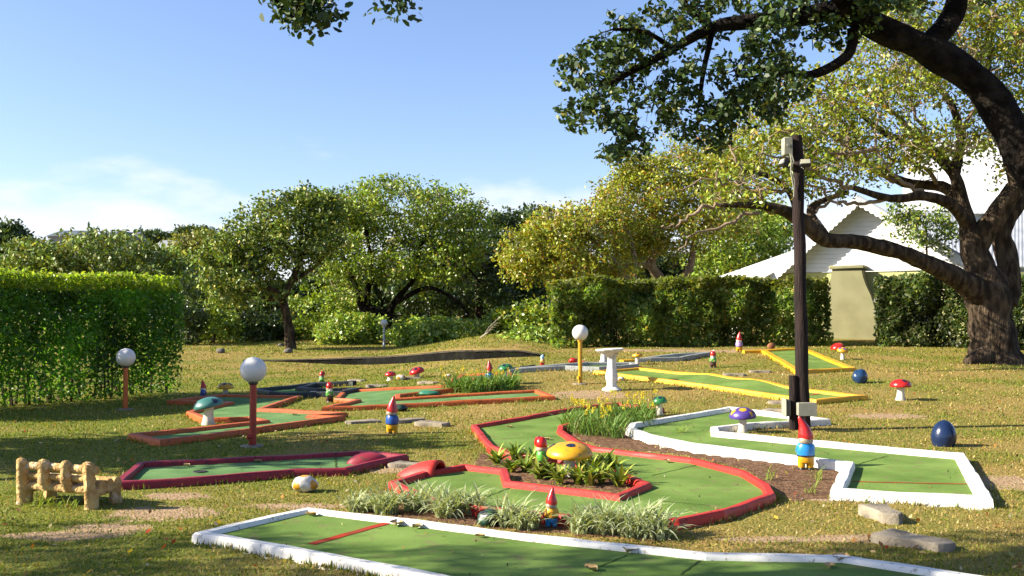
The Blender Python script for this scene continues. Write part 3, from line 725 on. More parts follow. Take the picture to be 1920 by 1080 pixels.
M_TEAL = M_('cap_teal', (0.05, 0.20, 0.17), 0.4); M_DK = M_('spot_navy', (0.012, 0.016, 0.05), 0.4); M_PUR = M_('cap_purple', (0.09, 0.05, 0.30), 0.4)
M_GRN = M_('cap_green', (0.03, 0.22, 0.06), 0.35); STEM = mat('mushroom_stem', (0.72, 0.68, 0.56), (0.55, 0.50, 0.38), 7, 0.75, 0.4, 40, 0.25, dirt=((0.28, 0.22, 0.14), 9.0, 0.66))
def mushroom(base, hm, wm, capm, spotm, spots, label, tilt=(0, 0), dome=0.72, stem=0.16):
    r = empty('toadstool', base - Vector((0, 0, 0.015)), random.uniform(-0.4, 0.4)); tag(r, label, 'toadstool', 'painted concrete toadstools')
    R = wm / 2; hd = R * dome; zc = hm - hd
    mb = MB(); sr = wm * stem
    mb.lathe([(sr*1.5, -0.02), (sr*1.45, 0.01), (sr*1.12, zc*0.25), (sr*0.95, zc*0.6), (sr*1.0, zc*0.95), (sr*1.05, zc + hd*0.4)], 16, wob=0.12); mb.build('stem', STEM, r)
    def surf(u, v, off=0.0):
        q = min(1.0, u*u + v*v); return Vector((u*R*(1+off), v*R*(1+off), hd * math.sqrt(max(0, 1 - q)) ** 0.9 + off*R*0.6 + 0.03*R*mnoise.noise(Vector((u*2, v*2, hm*9)))))
    T = Matrix.Translation((0, 0, zc)) @ Matrix.Rotation(tilt[0], 4, 'Y') @ Matrix.Rotation(tilt[1], 4, 'X')
    mb = MB(); rows = []
    for i in range(10):
        q = [0.001, 0.15, 0.3, 0.45, 0.6, 0.73, 0.85, 0.93, 0.98, 1.0][i]
        rows.append([T @ surf(q*math.cos(a), q*math.sin(a)) for a in [2*math.pi*j/24 for j in range(24)]])
    rows.append([T @ Vector((0.97*R*math.cos(a), 0.97*R*math.sin(a), -0.07*hd)) for a in [2*math.pi*j/24 for j in range(24)]])
    rows.append([T @ Vector((0.6*R*math.cos(a), 0.6*R*math.sin(a), 0.05*hd)) for a in [2*math.pi*j/24 for j in range(24)]])
    rows.append([T @ Vector((0.02*R*math.cos(a), 0.02*R*math.sin(a), 0.1*hd)) for a in [2*math.pi*j/24 for j in range(24)]])
    cp = mb.grid(rows).build('cap', capm, r, True, 60)
    for (a, q0, rad) in spots:
        cu, cv = q0*math.cos(a), q0*math.sin(a); rows = []
        for k in (1.0, 0.7, 0.35, 0.02):
            rows.append([T @ surf(*(lambda x, y: (x, y) if x*x+y*y < 0.985 else (x*0.99/math.hypot(x, y), y*0.99/math.hypot(x, y)))(cu + k*rad*math.cos(t)*(1+0.1*math.sin(3*t+a)), cv + k*rad*math.sin(t)), 0.014) for t in [2*math.pi*j/14 for j in range(14)]])
        MB().grid(rows, True, False, True).build('spot', spotm, cp, True, 60)
    r.rotation_euler.z = 0
    return r
def mu(px, py, top, wpx, *a, **k):
    b = P(px, py); s = mpp(b); return mushroom(b, (py - top) * s, wpx * s, *a, **k)
RING = [(D(-90), 0.55, 0.24), (D(-10), 0.6, 0.25), (D(-160), 0.62, 0.25), (D(70), 0.6, 0.25), (D(150), 0.6, 0.22)]
mu(391, 796, 743, 55, M_TEAL, M_DK, [(D(-40), 0.8, 0.18), (D(-150), 0.85, 0.14), (D(80), 0.5, 0.25)], 'teal toadstool with dark spots inside the left orange lane', tilt=(-0.18, 0.05), stem=0.17, dome=0.62)
mu(423, 738, 716, 30, G_YEL, M_DK, RING, 'small yellow toadstool with black spots behind the left orange lane')
mu(732, 713, 695, 21, G_RED, M_DK, RING, 'smaller red toadstool with black spots next to a painted white stone', stem=0.24)
mu(782, 709, 687, 29, G_RED, M_DK, RING, 'red toadstool with black spots tilted to the left on the far lawn', tilt=(-0.25, 0.1))
mu(947, 721, 681, 30, M_GRN, M_DK, RING, 'green toadstool with dark spots beside the blue-shirted gnome in the grassy bed', tilt=(-0.2, 0))
mu(1393, 811, 762, 50, M_PUR, G_YEL, [(D(-100), 0.45, 0.27), (D(-20), 0.72, 0.2), (D(-165), 0.75, 0.2), (D(60), 0.6, 0.25), (D(-60), 0.9, 0.12)], 'purple toadstool with yellow spots inside the white zigzag lane', tilt=(-0.05, 0.05), stem=0.15)
mu(1237, 779, 741, 29, M_GRN, M_DK, RING, 'green toadstool with dark blue spots at the end of the yellow-flowered bed', tilt=(-0.1, 0), dome=0.85, stem=0.2)
mu(1068, 892, 827, 87, G_YEL, M_DK, [(D(-85), 0.35, 0.2), (D(165), 0.8, 0.2), (D(40), 0.75, 0.22), (D(100), 0.8, 0.2)], 'largest toadstool, bright yellow cap with navy spots, in the leafy bed', tilt=(0.0, 0.10), dome=0.52, stem=0.13)
mu(1689, 750, 709, 39, G_RED, M_DK, [(D(-80), 0.6, 0.2), (D(0), 0.7, 0.2), (D(90), 0.5, 0.25)], 'red toadstool on thick white stem alone on the right lawn', dome=0.7, stem=0.18)
mu(1580, 674, 650, 21, G_YEL, M_PUR, RING, 'small yellow and purple toadstool near the cottage', tilt=(0.1, 0.2))
mu(1195, 683, 660, 19, G_YEL, M_DK, RING, 'small yellow toadstool at the end of the long yellow lane', stem=0.2)
mu(1571, 656, 642, 27, G_RED, M_DK, [(D(100), 0.6, 0.2)], 'squat red toadstool beside the foot of the chimney', tilt=(-0.2, 0.1), dome=0.8, stem=0.25)

def rock(name, base, dims, m, label, cat, wob=0.25, seed=0, sink=0.12, group=None, sub=3):
    bm = bmesh.new(); bmesh.ops.create_icosphere(bm, subdivisions=sub, radius=1.0)
    for v in bm.verts:
        k = 1 + wob * mnoise.noise(v.co * 1.4 + Vector((seed, seed*2.3, 0))) + wob * 0.3 * mnoise.noise(v.co * 4 + Vector((seed, 0, 0)))
        v.co *= k; v.co.x *= dims[0]/2; v.co.y *= dims[1]/2; v.co.z *= dims[2]/2
    me = bpy.data.meshes.new(name); bm.to_mesh(me); bm.free(); me.materials.append(m)
    me.polygons.foreach_set('use_smooth', [True]*len(me.polygons))
    o = link(name, me); o.location = base + Vector((0, 0, dims[2]/2*(1 - sink*2)))
    tag(o, label, cat, group); return o
def rk(name, px, py, wpx, hpx, m, label, cat='painted stone', depth=0.9, **k):
    b = P(px, py); s = mpp(b); return rock(name, b, (wpx*s, wpx*s*depth, hpx*s*1.12), m, label, cat, **k)
def ymat(name, d, base=(0.74, 0.71, 0.62), spot=(0.72, 0.36, 0.01)):
    x, y, z = (v/2 for v in d)
    return spots_mat(name, base, spot, [(-x*0.55, -y*0.75, -z*0.1), (x*0.85, -y*0.45, 0), (0, -y*0.1, z*0.95), (-x*0.9, y*0.3, z*0.2), (x*0.3, y*0.9, 0)], x*0.40)
b_ = P(571, 922); s_ = mpp(b_); d_ = (46*s_, 40*s_, 33*s_)
rock('painted_stone', b_, d_, ymat('stone_yellow_spots', d_), 'white stone painted with big yellow spots near the maroon lane', 'painted stone', 0.2, 3.1, 0.06, 'painted stones')
for i, (px, py, wp, hp, lab) in enumerate([(752, 713, 18, 11, 'white and yellow painted stone between the two red toadstools'), (840, 707, 13, 6, 'small white and yellow stone behind the grassy bed'),
        (1165, 714, 13, 8, 'white stone with orange spots right of the bird bath foot'), (588, 740, 16, 7, 'small yellow and white stone beside the dark-edged lane')]):
    b = P(px, py); s = mpp(b); d = (wp*s, wp*s*0.8, hp*s*1.1)
    rock('painted_stone', b, d, ymat('stone_spots_%d' % i, d), lab, 'painted stone', 0.15, i*4.7, 0.08, 'painted stones')
gm_ = spots_mat('stone_green', (0.012, 0.07, 0.035), (0.01, 0.02, 0.03), [(-0.05, -0.05, 0.05), (0.06, -0.05, 0.0), (0.0, 0.05, 0.06)], 0.045)
rk('painted_stone', 750, 771, 27, 14, gm_, 'dark green painted stone behind the blue-shirted gnome', group='painted stones', seed=8)
rk('painted_stone', 916, 985, 44, 30, gm_, 'dark green painted stone half hidden in the striped grass', group='painted stones', seed=9)
rk('painted_stone', 805, 742, 40, 10, M_('stone_jade', (0.03, 0.22, 0.12), 0.4), 'flat jade green stone at the left end of the grassy bed', group='painted stones', seed=12)
NAVYG = M_('egg_navy', (0.012, 0.028, 0.085), 0.2, 0.74)
b = P(1768, 836); s = mpp(b); mb = MB()
mb.lathe([(0.01, 0), (0.12*1.3, 0.005), (0.195, 0.09), (0.205, 0.16), (0.19, 0.24), (0.155, 0.31), (0.10, 0.365), (0.045, 0.393), (0.004, 0.40)], 28, wob=0.03)
o = mb.build('painted_egg', NAVYG, None, True, 60); k = 50*s/0.40; o.scale = (k*0.89, k*0.89, k*1.03); o.location = b - Vector((0, 0, 0.02)); o.rotation_euler = (0, 0.08, 0)
tag(o, 'glossy navy blue egg-shaped stone on the right lawn', 'painted stone')
rk('painted_stone', 1613, 718, 29, 26, M_('stone_blue', (0.015, 0.05, 0.13), 0.25, 0.75), 'glossy dark blue boulder beside the short yellow lane', group='painted stones', seed=5, wob=0.18)
rk('painted_stone', 1075, 681, 17, 10, G_RED, 'red painted stone left of the yellow lamp', group='painted stones', seed=2)
rk('painted_stone', 1094, 681, 10, 4, G_RED, 'flat red painted stone right behind the yellow lamp', group='painted stones', seed=22)
STONE = mat('grey_stone', (0.20, 0.19, 0.17), (0.11, 0.10, 0.09), 6, 0.9, 0.6, 30, 0.2, dist=0.02)
for i, (px, py, wp, hp, lab) in enumerate([(415, 662, 17, 9, 'dark rock with long shadow on the grassy bank'), (527, 650, 12, 7, 'dark rock left of the slender trunk'), (547, 655, 16, 8, 'rock at the foot of the slender trunk'), (541, 662, 17, 9, 'rock in front of the slender trunk'), (349, 640, 14, 7, 'grey stone by the end of the tall left hedge')]):
    rk('rock', px, py, wp, hp, STONE, lab, 'rock', group='rocks on the far lawn', seed=i*3.3, wob=0.4, sub=2)
rk('terracotta_shard', 1446, 655, 15, 13, mat('terracotta', (0.32, 0.13, 0.05), (0.22, 0.08, 0.035), 9, 0.8), 'brown terracotta lump at the foot of the middle hedge', 'ornament', depth=0.4, seed=4, wob=0.4, sub=2)

# ---- stepping stones cast as bare feet
FOOT = [(-0.075, -0.24), (0.02, -0.26), (0.085, -0.20), (0.09, -0.08), (0.075, 0.05), (0.115, 0.14), (0.13, 0.21)]
def toe(cx, cy, r): return [(cx + r*math.cos(t), cy + r*math.sin(t)) for t in [D(10), D(55), D(90), D(125), D(170)]]
FOOT += toe(0.10, 0.235, 0.032) + toe(0.045, 0.252, 0.026) + toe(-0.005, 0.258, 0.026) + toe(-0.057, 0.25, 0.029) + toe(-0.122, 0.235, 0.042)
FOOT += [(-0.165, 0.20), (-0.155, 0.10), (-0.115, 0.0), (-0.11, -0.12), (-0.115, -0.20)]
CONC = mat('cast_concrete', (0.36, 0.31, 0.23), (0.23, 0.20, 0.155), 7, 0.95, 0.8, 50, 0.15, dist=0.01, dirt=((0.10, 0.09, 0.06), 8.0, 0.62))
def foot(px, py, wpx, rz, label, thick=0.09, stretch=1.0, group='stepping stones cast as feet'):
    b = P(px, py); s = mpp(b); rows = []
    k = wpx / 0.52
    for z, e in ((-0.03, 1.0), (thick*0.6, 1.0), (thick*0.93, 0.985), (thick, 0.94)):
        rows.append([Vector((x*e*k*stretch, y*e*k, z + 0.008*mnoise.noise(Vector((x*9, y*9, px))))) for x, y in FOOT])
    o = MB().grid(rows).build('stepping_stone', CONC, None, True, 35); o.location = b; o.rotation_euler = (0, 0, rz)
    tag(o, label, 'stepping stone', group); return o
foot(1659, 974, 0.42, D(4), 'foot-shaped concrete stepping stone below the white zigzag lane', 0.085)
foot(1720, 1022, 0.52, D(42), 'nearest foot-shaped concrete stepping stone at lower right', 0.06)
foot(678, 793, 0.5, D(-60), 'grey flat stepping stone left of the gnome in blue', 0.035)
foot(768, 791, 0.48, D(120), 'pale flat stepping stone just right of the gnome in blue', 0.05)
foot(815, 798, 0.5, D(60), 'pale flat stepping stone farthest right of the gnome in blue', 0.055)
for px, py, wp, lab in [(710, 725, 42, 'thin pale stepping stone behind the middle orange lane'), (806, 719, 34, 'thin stepping stone near the bend of the middle orange lane'), (775, 710, 30, 'thin stepping stone at the foot of the tilted red toadstool'),
        (1378, 704, 34, 'thin grey stepping stone left of two behind the long yellow lane'), (1426, 698, 38, 'thin grey stepping stone right of two behind the long yellow lane'), (1462, 772, 40, 'grey stepping stone lower of two beside the electrical boxes'), (1470, 757, 26, 'grey stepping stone upper of two beside the electrical boxes'), (672, 715, 26, 'thin stepping stone at the right tip of the dark-edged lane'), (775, 875, 40, 'whitish stepping stone between maroon and red lanes')]:
    foot(px, py, 0.46, D(65 + random.uniform(-15, 15)), lab, 0.04)

# ---- globe lamps
GLOBE = mat('opal_globe', (0.74, 0.73, 0.70), (0.66, 0.65, 0.61), 3, 0.35, 0.05, 30, 0.5)
def lamp(px, py, top, gpx, polec, polew, label, knob=True):
    b = P(px, py); s = mpp(b); H = (py - top)*s; R = gpx*s/2
    r = empty('globe_lamp', b); tag(r, label, 'garden lamp', 'globe lamps on painted posts')
    pm = M_('lamp_post_%d' % px, polec, 0.4); pr = polew*s/2
    MB().tube([(0, 0, -0.05), (0, 0, 0.1), (0, 0, H - 2*R + 0.02)], [pr*1.03, pr, pr*0.98], 18).build('post', pm, r)
    MB().lathe([(pr*1.02, H-2*R-0.02), (pr*1.35, H-2*R-0.012), (pr*1.35, H-2*R+0.012), (R*0.5, H-2*R+0.03)], 20).build('collar', G_BLK if polec[0] < 0.6 else pm, r)
    MB().ball((0, 0, H - R), (R, R, R*0.985), 32, 20).build('globe', GLOBE, r, True, 80)
    MB().lathe([(0.01, -0.02), (pr*3.6, -0.02), (pr*3.4, 0.012), (pr*1.2, 0.022)], 14, wob=0.15).build('footing', CONC, r)
    if knob:
        mk = MB(); mk.tube([(-pr*0.3, -pr*0.7, H*0.11), (-pr*1.3, -pr*1.3, H*0.11)], [pr*0.75, pr*0.75], 12); mk.build('switch_knob', pm, r)
        MB().tube([(-pr*0.55, -pr*1.0, 0), (-pr*0.55, -pr*1.0, H*0.11)], pr*0.3, 8).build('conduit', pm, r)
    return r
lamp(474, 837, 670, 49, (0.42, 0.03, 0.012), 13, 'nearest globe lamp on a red post beside the maroon lane')
lamp(235, 768, 653, 35, (0.58, 0.13, 0.015), 9, 'globe lamp on an orange post in front of the tall left hedge', knob=False)
lamp(1088, 720, 609, 30, (0.70, 0.36, 0.008), 8, 'globe lamp on a yellow post left of the bird bath')
lamp(720, 651, 599, 13.5, (0.62, 0.64, 0.70), 4, 'farthest globe lamp on a thin white post below the shrubs', knob=False)

# ---- bird bath
WC = mat('white_concrete', (0.76, 0.75, 0.71), (0.60, 0.59, 0.54), 8, 0.8, 0.7, 40, 0.2, dist=0.01, dirt=((0.25, 0.24, 0.20), 10.0, 0.66))
b = P(1147, 732); s = mpp(b); H = 78*s; r = empty('bird_bath', b); tag(r, 'white concrete bird bath with scalloped bowl on fluted pedestal', 'bird bath')
MB().lathe([(0.02, -0.02), (0.165, -0.02), (0.175, 0.02), (0.15, 0.04), (0.10, 0.07)], 24, lobes=6, lamp=0.05).build('base', WC, r)
MB().lathe([(0.10, 0.06), (0.085, 0.11), (0.088, 0.16), (0.105, 0.20), (0.108, 0.27), (0.085, 0.38), (0.07, H-0.22), (0.075, H-0.16), (0.10, H-0.12), (0.13, H-0.09)], 32, lobes=8, lamp=0.07).build('pedestal', WC, r)
bw = MB().lathe([(0.06, H-0.115), (0.13, H-0.095), (0.225, H-0.05), (0.255, H-0.015), (0.25, H), (0.225, H-0.004), (0.15, H-0.035), (0.01, H-0.045)], 48, lobes=12, lamp=0.02).build('bowl', WC, r); bw.rotation_euler = (0, -0.05, 0)
b = P(1132, 681); s = mpp(b); o = MB().lathe([(0.11, -0.02), (0.11, 0.02), (0.075, 0.08), (0.065, 0.18), (0.07, 0.26), (0.09, 0.29), (0.06, 0.30)], 16, wob=0.1).build('pedestal_stump', WC); o.location = b
tag(o, 'short white concrete pedestal standing behind the bird bath', 'pedestal')

# ---- faux-log concrete bench, seen from behind
LOGC = mat('ochre_faux_log_concrete', (0.70, 0.50, 0.22), (0.50, 0.31, 0.12), 9, 0.95, 1.0, 22, 0.1, dist=0.05, lo=0.38, hi=0.6, dirt=((0.74, 0.62, 0.45), 8.0, 0.56))
bl, br = P(38, 944), P(172, 955); r = empty('log_bench', bl); tag(r, 'small ochre concrete bench shaped like logs, seen from behind at left', 'bench')
ax = (br - bl); Wd = ax.to_2d().length; ang = math.atan2(ax.y, ax.x); r.rotation_euler = (0, 0, ang); s = mpp(bl); Hh = 84*s
def rough_tube(pts, rad, seg=10, name='post', parent=r, fl=1.0, wob=0.28):
    P2, R2 = [], []
    for i in range(len(pts)-1):
        for k in range(5):
            t = k/5; P2.append(Vector(pts[i]).lerp(Vector(pts[i+1]), t)); R2.append(rad[i]*(1-t) + rad[i+1]*t)
    P2.append(Vector(pts[-1])); R2.append(rad[-1])
    mb = MB(); mb.tube(P2, [(1.02 if 'rail' in name else 1.25)*q*(1 + 0.09*mnoise.noise(Vector((i*0.9, rad[0]*90, px_seed[0])))) for i, q in enumerate(R2)], seg, flat=fl, rough=wob); px_seed[0] += 1.7
    return mb.build(name, LOGC, parent, True, 60)
px_seed = [0.0]
for t in (0.03, 0.345, 0.655, 0.97):
    x = t*Wd; out = t in (0.03, 0.97)
    rough_tube([(x, 0.02 if out else 0.03, -0.04 if out else Hh*0.40), (x, 0.0, Hh*0.55), (x, -0.012, Hh*0.8), (x, -0.005, Hh*0.95), (x + 0.004, 0.0, Hh*1.0)], [0.042, 0.040, 0.036, 0.040, 0.022], 10, 'back_post')
rough_tube([(-0.02, 0.012, Hh*0.84), (Wd*0.5, 0.018, Hh*0.845), (Wd*1.05, 0.012, Hh*0.83)], [0.034, 0.033, 0.036], 10, 'back_rail')
rough_tube([(0.0, 0.022, Hh*0.63), (Wd*0.5, 0.025, Hh*0.63), (Wd*1.0, 0.022, Hh*0.62)], [0.028, 0.027, 0.028], 10, 'back_rail')
rough_tube([(0.0, 0.02, Hh*0.40), (Wd*0.5, 0.03, Hh*0.405), (Wd*1.0, 0.02, Hh*0.39)], [0.034, 0.034, 0.034], 10, 'back_rail')
for k in range(3):
    rough_tube([(-0.01, 0.10 + k*0.09, Hh*0.46), (Wd*0.5, 0.102 + k*0.09, Hh*0.465), (Wd*1.03, 0.10 + k*0.09, Hh*0.46)], [0.038, 0.037, 0.038], 10, 'seat_log', wob=0.2)
for t in (0.03, 0.97):
    x = t*Wd
    rough_tube([(x, 0.0, Hh*0.36), (x, 0.17, Hh*0.34), (x, 0.32, Hh*0.37)], [0.05, 0.045, 0.05], 10, 'side_rail')
    rough_tube([(x, 0.31, -0.04), (x, 0.30, Hh*0.2), (x, 0.29, Hh*0.42)], [0.05, 0.042, 0.05], 10, 'leg')
    rough_tube([(x, 0.02, -0.04), (x, 0.035, Hh*0.2), (x, 0.03, Hh*0.42)], [0.052, 0.044, 0.05], 10, 'leg')

# ---- dark timber pole with boxes and floodlights
TIMB = mat('creosoted_timber', (0.012, 0.007, 0.006), (0.036, 0.020, 0.017), 5, 0.85, 0.9, 12, 0.25, dist=0.02, stretch=(6, 6, 0.5))
BOXM = mat('grey_switch_box', (0.36, 0.36, 0.28), (0.30, 0.30, 0.24), 6, 0.6, 0.2, 60, 0.3, dirt=((0.12, 0.11, 0.08), 9, 0.68))
BOXD = mat('dark_box_lid', (0.13, 0.13, 0.10), (0.10, 0.10, 0.08), 6, 0.6, 0.2, 60, 0.3)
b = P(1506, 806); s = mpp(b); H = 552*s; r = empty('timber_pole', b); tag(r, 'tall dark timber pole carrying floodlights and electrical boxes', 'pole')
r.rotation_euler = (0, -0.012, 0)
k = 11; MB().tube([(0.01*math.sin(i*2.1), 0.01*math.cos(i*1.7), -0.1 + (H+0.1)*i/k) for i in range(k+1)], [(0.096 - 0.026*i/k)*(1+0.02*math.sin(i*3)) for i in range(k+1)], 16, rough=0.1).build('pole', TIMB, r)
MB().tube([(-0.135, -0.03, -0.1), (-0.137, -0.03, 0.35), (-0.13, -0.03, 0.74)], [0.062, 0.06, 0.06], 12, rough=0.12).build('stub_post', TIMB, r)
bx = MB().box((-0.125, -0.235, 0.215), (0.115, -0.125, 0.385), bev=0.008).build('switch_box', BOXM, r)
MB().box((-0.128, -0.247, 0.212), (0.118, -0.238, 0.388), bev=0.003).build('lid', BOXM, bx)
bx = MB().box((-0.245, -0.11, 0.195), (-0.19, 0.09, 0.42), bev=0.008).build('switch_box', BOXD, r); MB().box((-0.262, -0.12, 0.188), (-0.247, 0.10, 0.428), bev=0.004).build('lid', BOXM, bx)
bx = MB().box((-0.21, -0.09, H-0.27), (-0.088, 0.06, H-0.03), bev=0.01).build('junction_box', BOXM, r)
MB().tube([(-0.15, -0.09, H-0.14), (-0.15, -0.105, H-0.14)], 0.022, 12).build('gland', BOXM, bx)
def flood(c, rz, tilt):
    T = Matrix.Translation(c) @ Matrix.Rotation(rz, 4, 'Z') @ Matrix.Rotation(tilt, 4, 'X')
    mb = MB(); mb.box((-0.075, -0.03, -0.05), (0.075, 0.035, 0.05), T, 0.012)
    for i in range(5): mb.box((-0.06 + i*0.028, 0.036, -0.045), (-0.052 + i*0.028, 0.06, 0.045), T)
    f = mb.build('floodlight', G_BLK, r)
    MB().box((-0.062, -0.037, -0.038), (0.062, -0.0305, 0.038), T, 0.002).build('glass', mat('flood_glass', (0.50, 0.48, 0.34), (0.42, 0.42, 0.32), 10, 0.15, 0, None, 0.7), f)
    MB().tube([T @ Vector((0, 0.03, -0.02)), T @ Vector((0, 0.09, -0.03)), Vector((0, 0, c[2]))], 0.012, 6).build('bracket', G_BLK, f)
flood((0.05, -0.165, H-0.40), D(-8), D(-35)); flood((-0.205, -0.03, H-0.37), D(-80), D(-30))
MB().tube([(0.08, 0, H-0.20), (0.17, 0.0, H-0.19)], 0.012, 6).build('spike', G_BLK, r)
for k in range(2):
    MB().tube([(-0.13 + 0.02*k, -0.09, H-0.26), (-0.12 + 0.03*k, -0.11, H-0.36), (-0.13, -0.10, H-0.50), (-0.11 + 0.03*k, -0.1, H-0.62), (-0.09, -0.09, H-0.75 - 0.1*k)], 0.009, 6).build('cable', BOXM, r)
# small dark post far away, fallen palm frond
b = P(592, 641); o = MB().tube([(0, 0, -0.1), (0.01, 0, 0.25), (0.0, 0, 0.52)], [0.07, 0.065, 0.06], 10).build('marker_post', TIMB); o.location = b; tag(o, 'short dark wooden post right of the slender trunk', 'post')
b = P(900, 634); s = mpp(b); r = empty('palm_frond', b); tag(r, 'dry bleached palm frond sticking up before the shrubs', 'palm frond')
DRY = mat('dry_frond', (0.62, 0.54, 0.42), (0.45, 0.38, 0.27), 8, 0.9, 0.2)
MB().tube([(0, 0, 0), (0.3, 0.05, 0.22), (0.5, 0.1, 0.48)], [0.03, 0.022, 0.012], 6).build('stalk', DRY, r)
for i in range(9):
    t = 0.3 + i*0.075; c = Vector((0.5*t, 0.1*t, 0.48*t)); sd = -1 if i % 2 else 1
    MB().tube([c, c + Vector((0.14, 0.02*sd, 0.22*(1 if sd > 0 else 0.45))), c + Vector((0.26, 0.05*sd, 0.30*(1 if sd > 0 else 0.3)))], [0.014, 0.016, 0.004], 5, flat=0.3).build('leaflet', DRY, r)
for i, (a, b2) in enumerate([((665, 642), (700, 643)), ((678, 641), (690, 629))]):
    A, B = P(*a), P(*b2) if i == 0 else P(678, 641) + Vector((0.25, 0.1, 0.25))
    o = MB().tube([A + Vector((0, 0, 0.05)), A.lerp(B, 0.5) + Vector((0, 0, 0.09)), B + Vector((0, 0, 0.05))], [0.03, 0.028, 0.02], 7).build('dead_branch', DRY); tag(o, ['pale dead branch lying flat left of the farthest lamp', 'pale dead branch leaning up left of the farthest lamp'][i], 'branch')

# ================================================================== small plants
def blades(n, R, Lr, wd, arch, pal, seed_h=1.0, edge=None, nseg=5):
    """arching strap leaves from one crown: verts, quads, colours; edge = colour of the leaf margins"""
    az = rng.random(n)*2*np.pi; L = Lr[0] + (Lr[1]-Lr[0])*rng.random(n); el0 = np.radians(50 + 38*rng.random(n)); bend = arch*(0.5 + rng.random(n))
    r0 = R*np.sqrt(rng.random(n)); a0 = rng.random(n)*2*np.pi; ox, oy = r0*np.cos(a0), r0*np.sin(a0)
    cross = 3; V = np.zeros((n, nseg+1, cross, 3)); C = np.zeros((n, nseg+1, cross, 3)); base = palette(n, pal, 0.15)
    px, pz, e = np.zeros(n), np.zeros(n), el0.copy(); d = np.stack([np.cos(az), np.sin(az)], 1); s = np.stack([-np.sin(az), np.cos(az)], 1)
    ww = wd*(0.7 + 0.6*rng.random(n))
    for i in range(nseg+1):
        t = i/nseg; w = ww*(np.minimum(1, 0.55 + 1.8*t)*np.sqrt(max(0.0, 1 - t**2.2)) + 0.02)
        for k, q in enumerate((-0.5, 0, 0.5)):
            V[:, i, k, 0] = ox + d[:, 0]*px + s[:, 0]*w*q; V[:, i, k, 1] = oy + d[:, 1]*px + s[:, 1]*w*q; V[:, i, k, 2] = pz - (0.18*w if q == 0 else 0)
            C[:, i, k] = base if (q == 0 or edge is None) else np.array(edge)*(0.8+0.3*rng.random((n, 1)))
        px = px + np.cos(e)*L/nseg; pz = pz + np.sin(e)*L/nseg; e = e - bend/nseg
    V[..., 2] = np.maximum(V[..., 2], -0.01)
    idx = np.arange(n*(nseg+1)*cross).reshape(n, nseg+1, cross)
    Fc = np.stack([idx[:, :-1, :-1], idx[:, :-1, 1:], idx[:, 1:, 1:], idx[:, 1:, :-1]], -1).reshape(-1, 4)
    return V.reshape(-1, 3), Fc, C.reshape(-1, 3)
ORD = ['leftmost', 'second', 'third', 'fourth', 'fifth', 'sixth', 'seventh', 'eighth', 'ninth', 'tenth', 'eleventh', 'twelfth', 'thirteenth', 'fourteenth', 'fifteenth', 'sixteenth', 'seventeenth', 'eighteenth']
def ordinal(i): return ORD[i] + (' from the left' if i else '')
LIR = [((0.28, 0.38, 0.12), 3), ((0.20, 0.30, 0.07), 2)]
for i, (px, py, sc_) in enumerate([(675, 958, 0.75), (725, 962, 1.0), (780, 955, 1.15), (838, 968, 1.1), (880, 962, 1.0), (955, 985, 1.05), (985, 990, 0.85), (1095, 997, 0.95), (1135, 998, 1.15), (1185, 1004, 1.2), (1232, 1008, 1.1)]):
    b = P(px, py); V, Fc, C = blades(120, 0.10, (0.15*sc_, 0.33*sc_), 0.016, 1.5, LIR, edge=(0.74, 0.76, 0.52))
    t = empty('striped_grass', b); tag(t, 'white-striped grass clump, %s along the front white kerb' % ordinal(i), 'ornamental grass', 'striped grass clumps behind the front lane')
    fast_mesh('leaves', V, Fc, GRASS, C, t)
BRO = [((0.34, 0.42, 0.05), 3), ((0.20, 0.30, 0.04), 3), ((0.50, 0.50, 0.09), 1.5), ((0.08, 0.14, 0.02), 1.2)]
for i, (px, py, sc_) in enumerate(sorted([(932, 870, 0.9), (965, 862, 1.0), (985, 885, 0.9), (1000, 872, 1.0), (1030, 897, 0.95), (1050, 907, 0.85), (1085, 908, 0.95), (1095, 882, 0.9), (1110, 898, 0.95), (1128, 905, 1.0), (1135, 878, 1.0), (1150, 890, 0.95), (1160, 912, 1.0), (1105, 910, 0.9), (1120, 888, 0.9), (960, 885, 0.8), (1010, 898, 0.8)])):
    b = P(px, py); V, Fc, C = blades(34, 0.03, (0.17*sc_, 0.30*sc_), 0.038, 1.2, BRO)
    t = empty('bromeliad', b); tag(t, 'green strap-leaved bromeliad, %s in the big mushroom bed' % ordinal(i), 'bromeliad', 'bromeliads round the big yellow toadstool')
    fast_mesh('leaves', V, Fc, FOLG, C, t)
BUL = [((0.20, 0.34, 0.07), 3), ((0.13, 0.25, 0.045), 2), ((0.36, 0.45, 0.15), 1)]
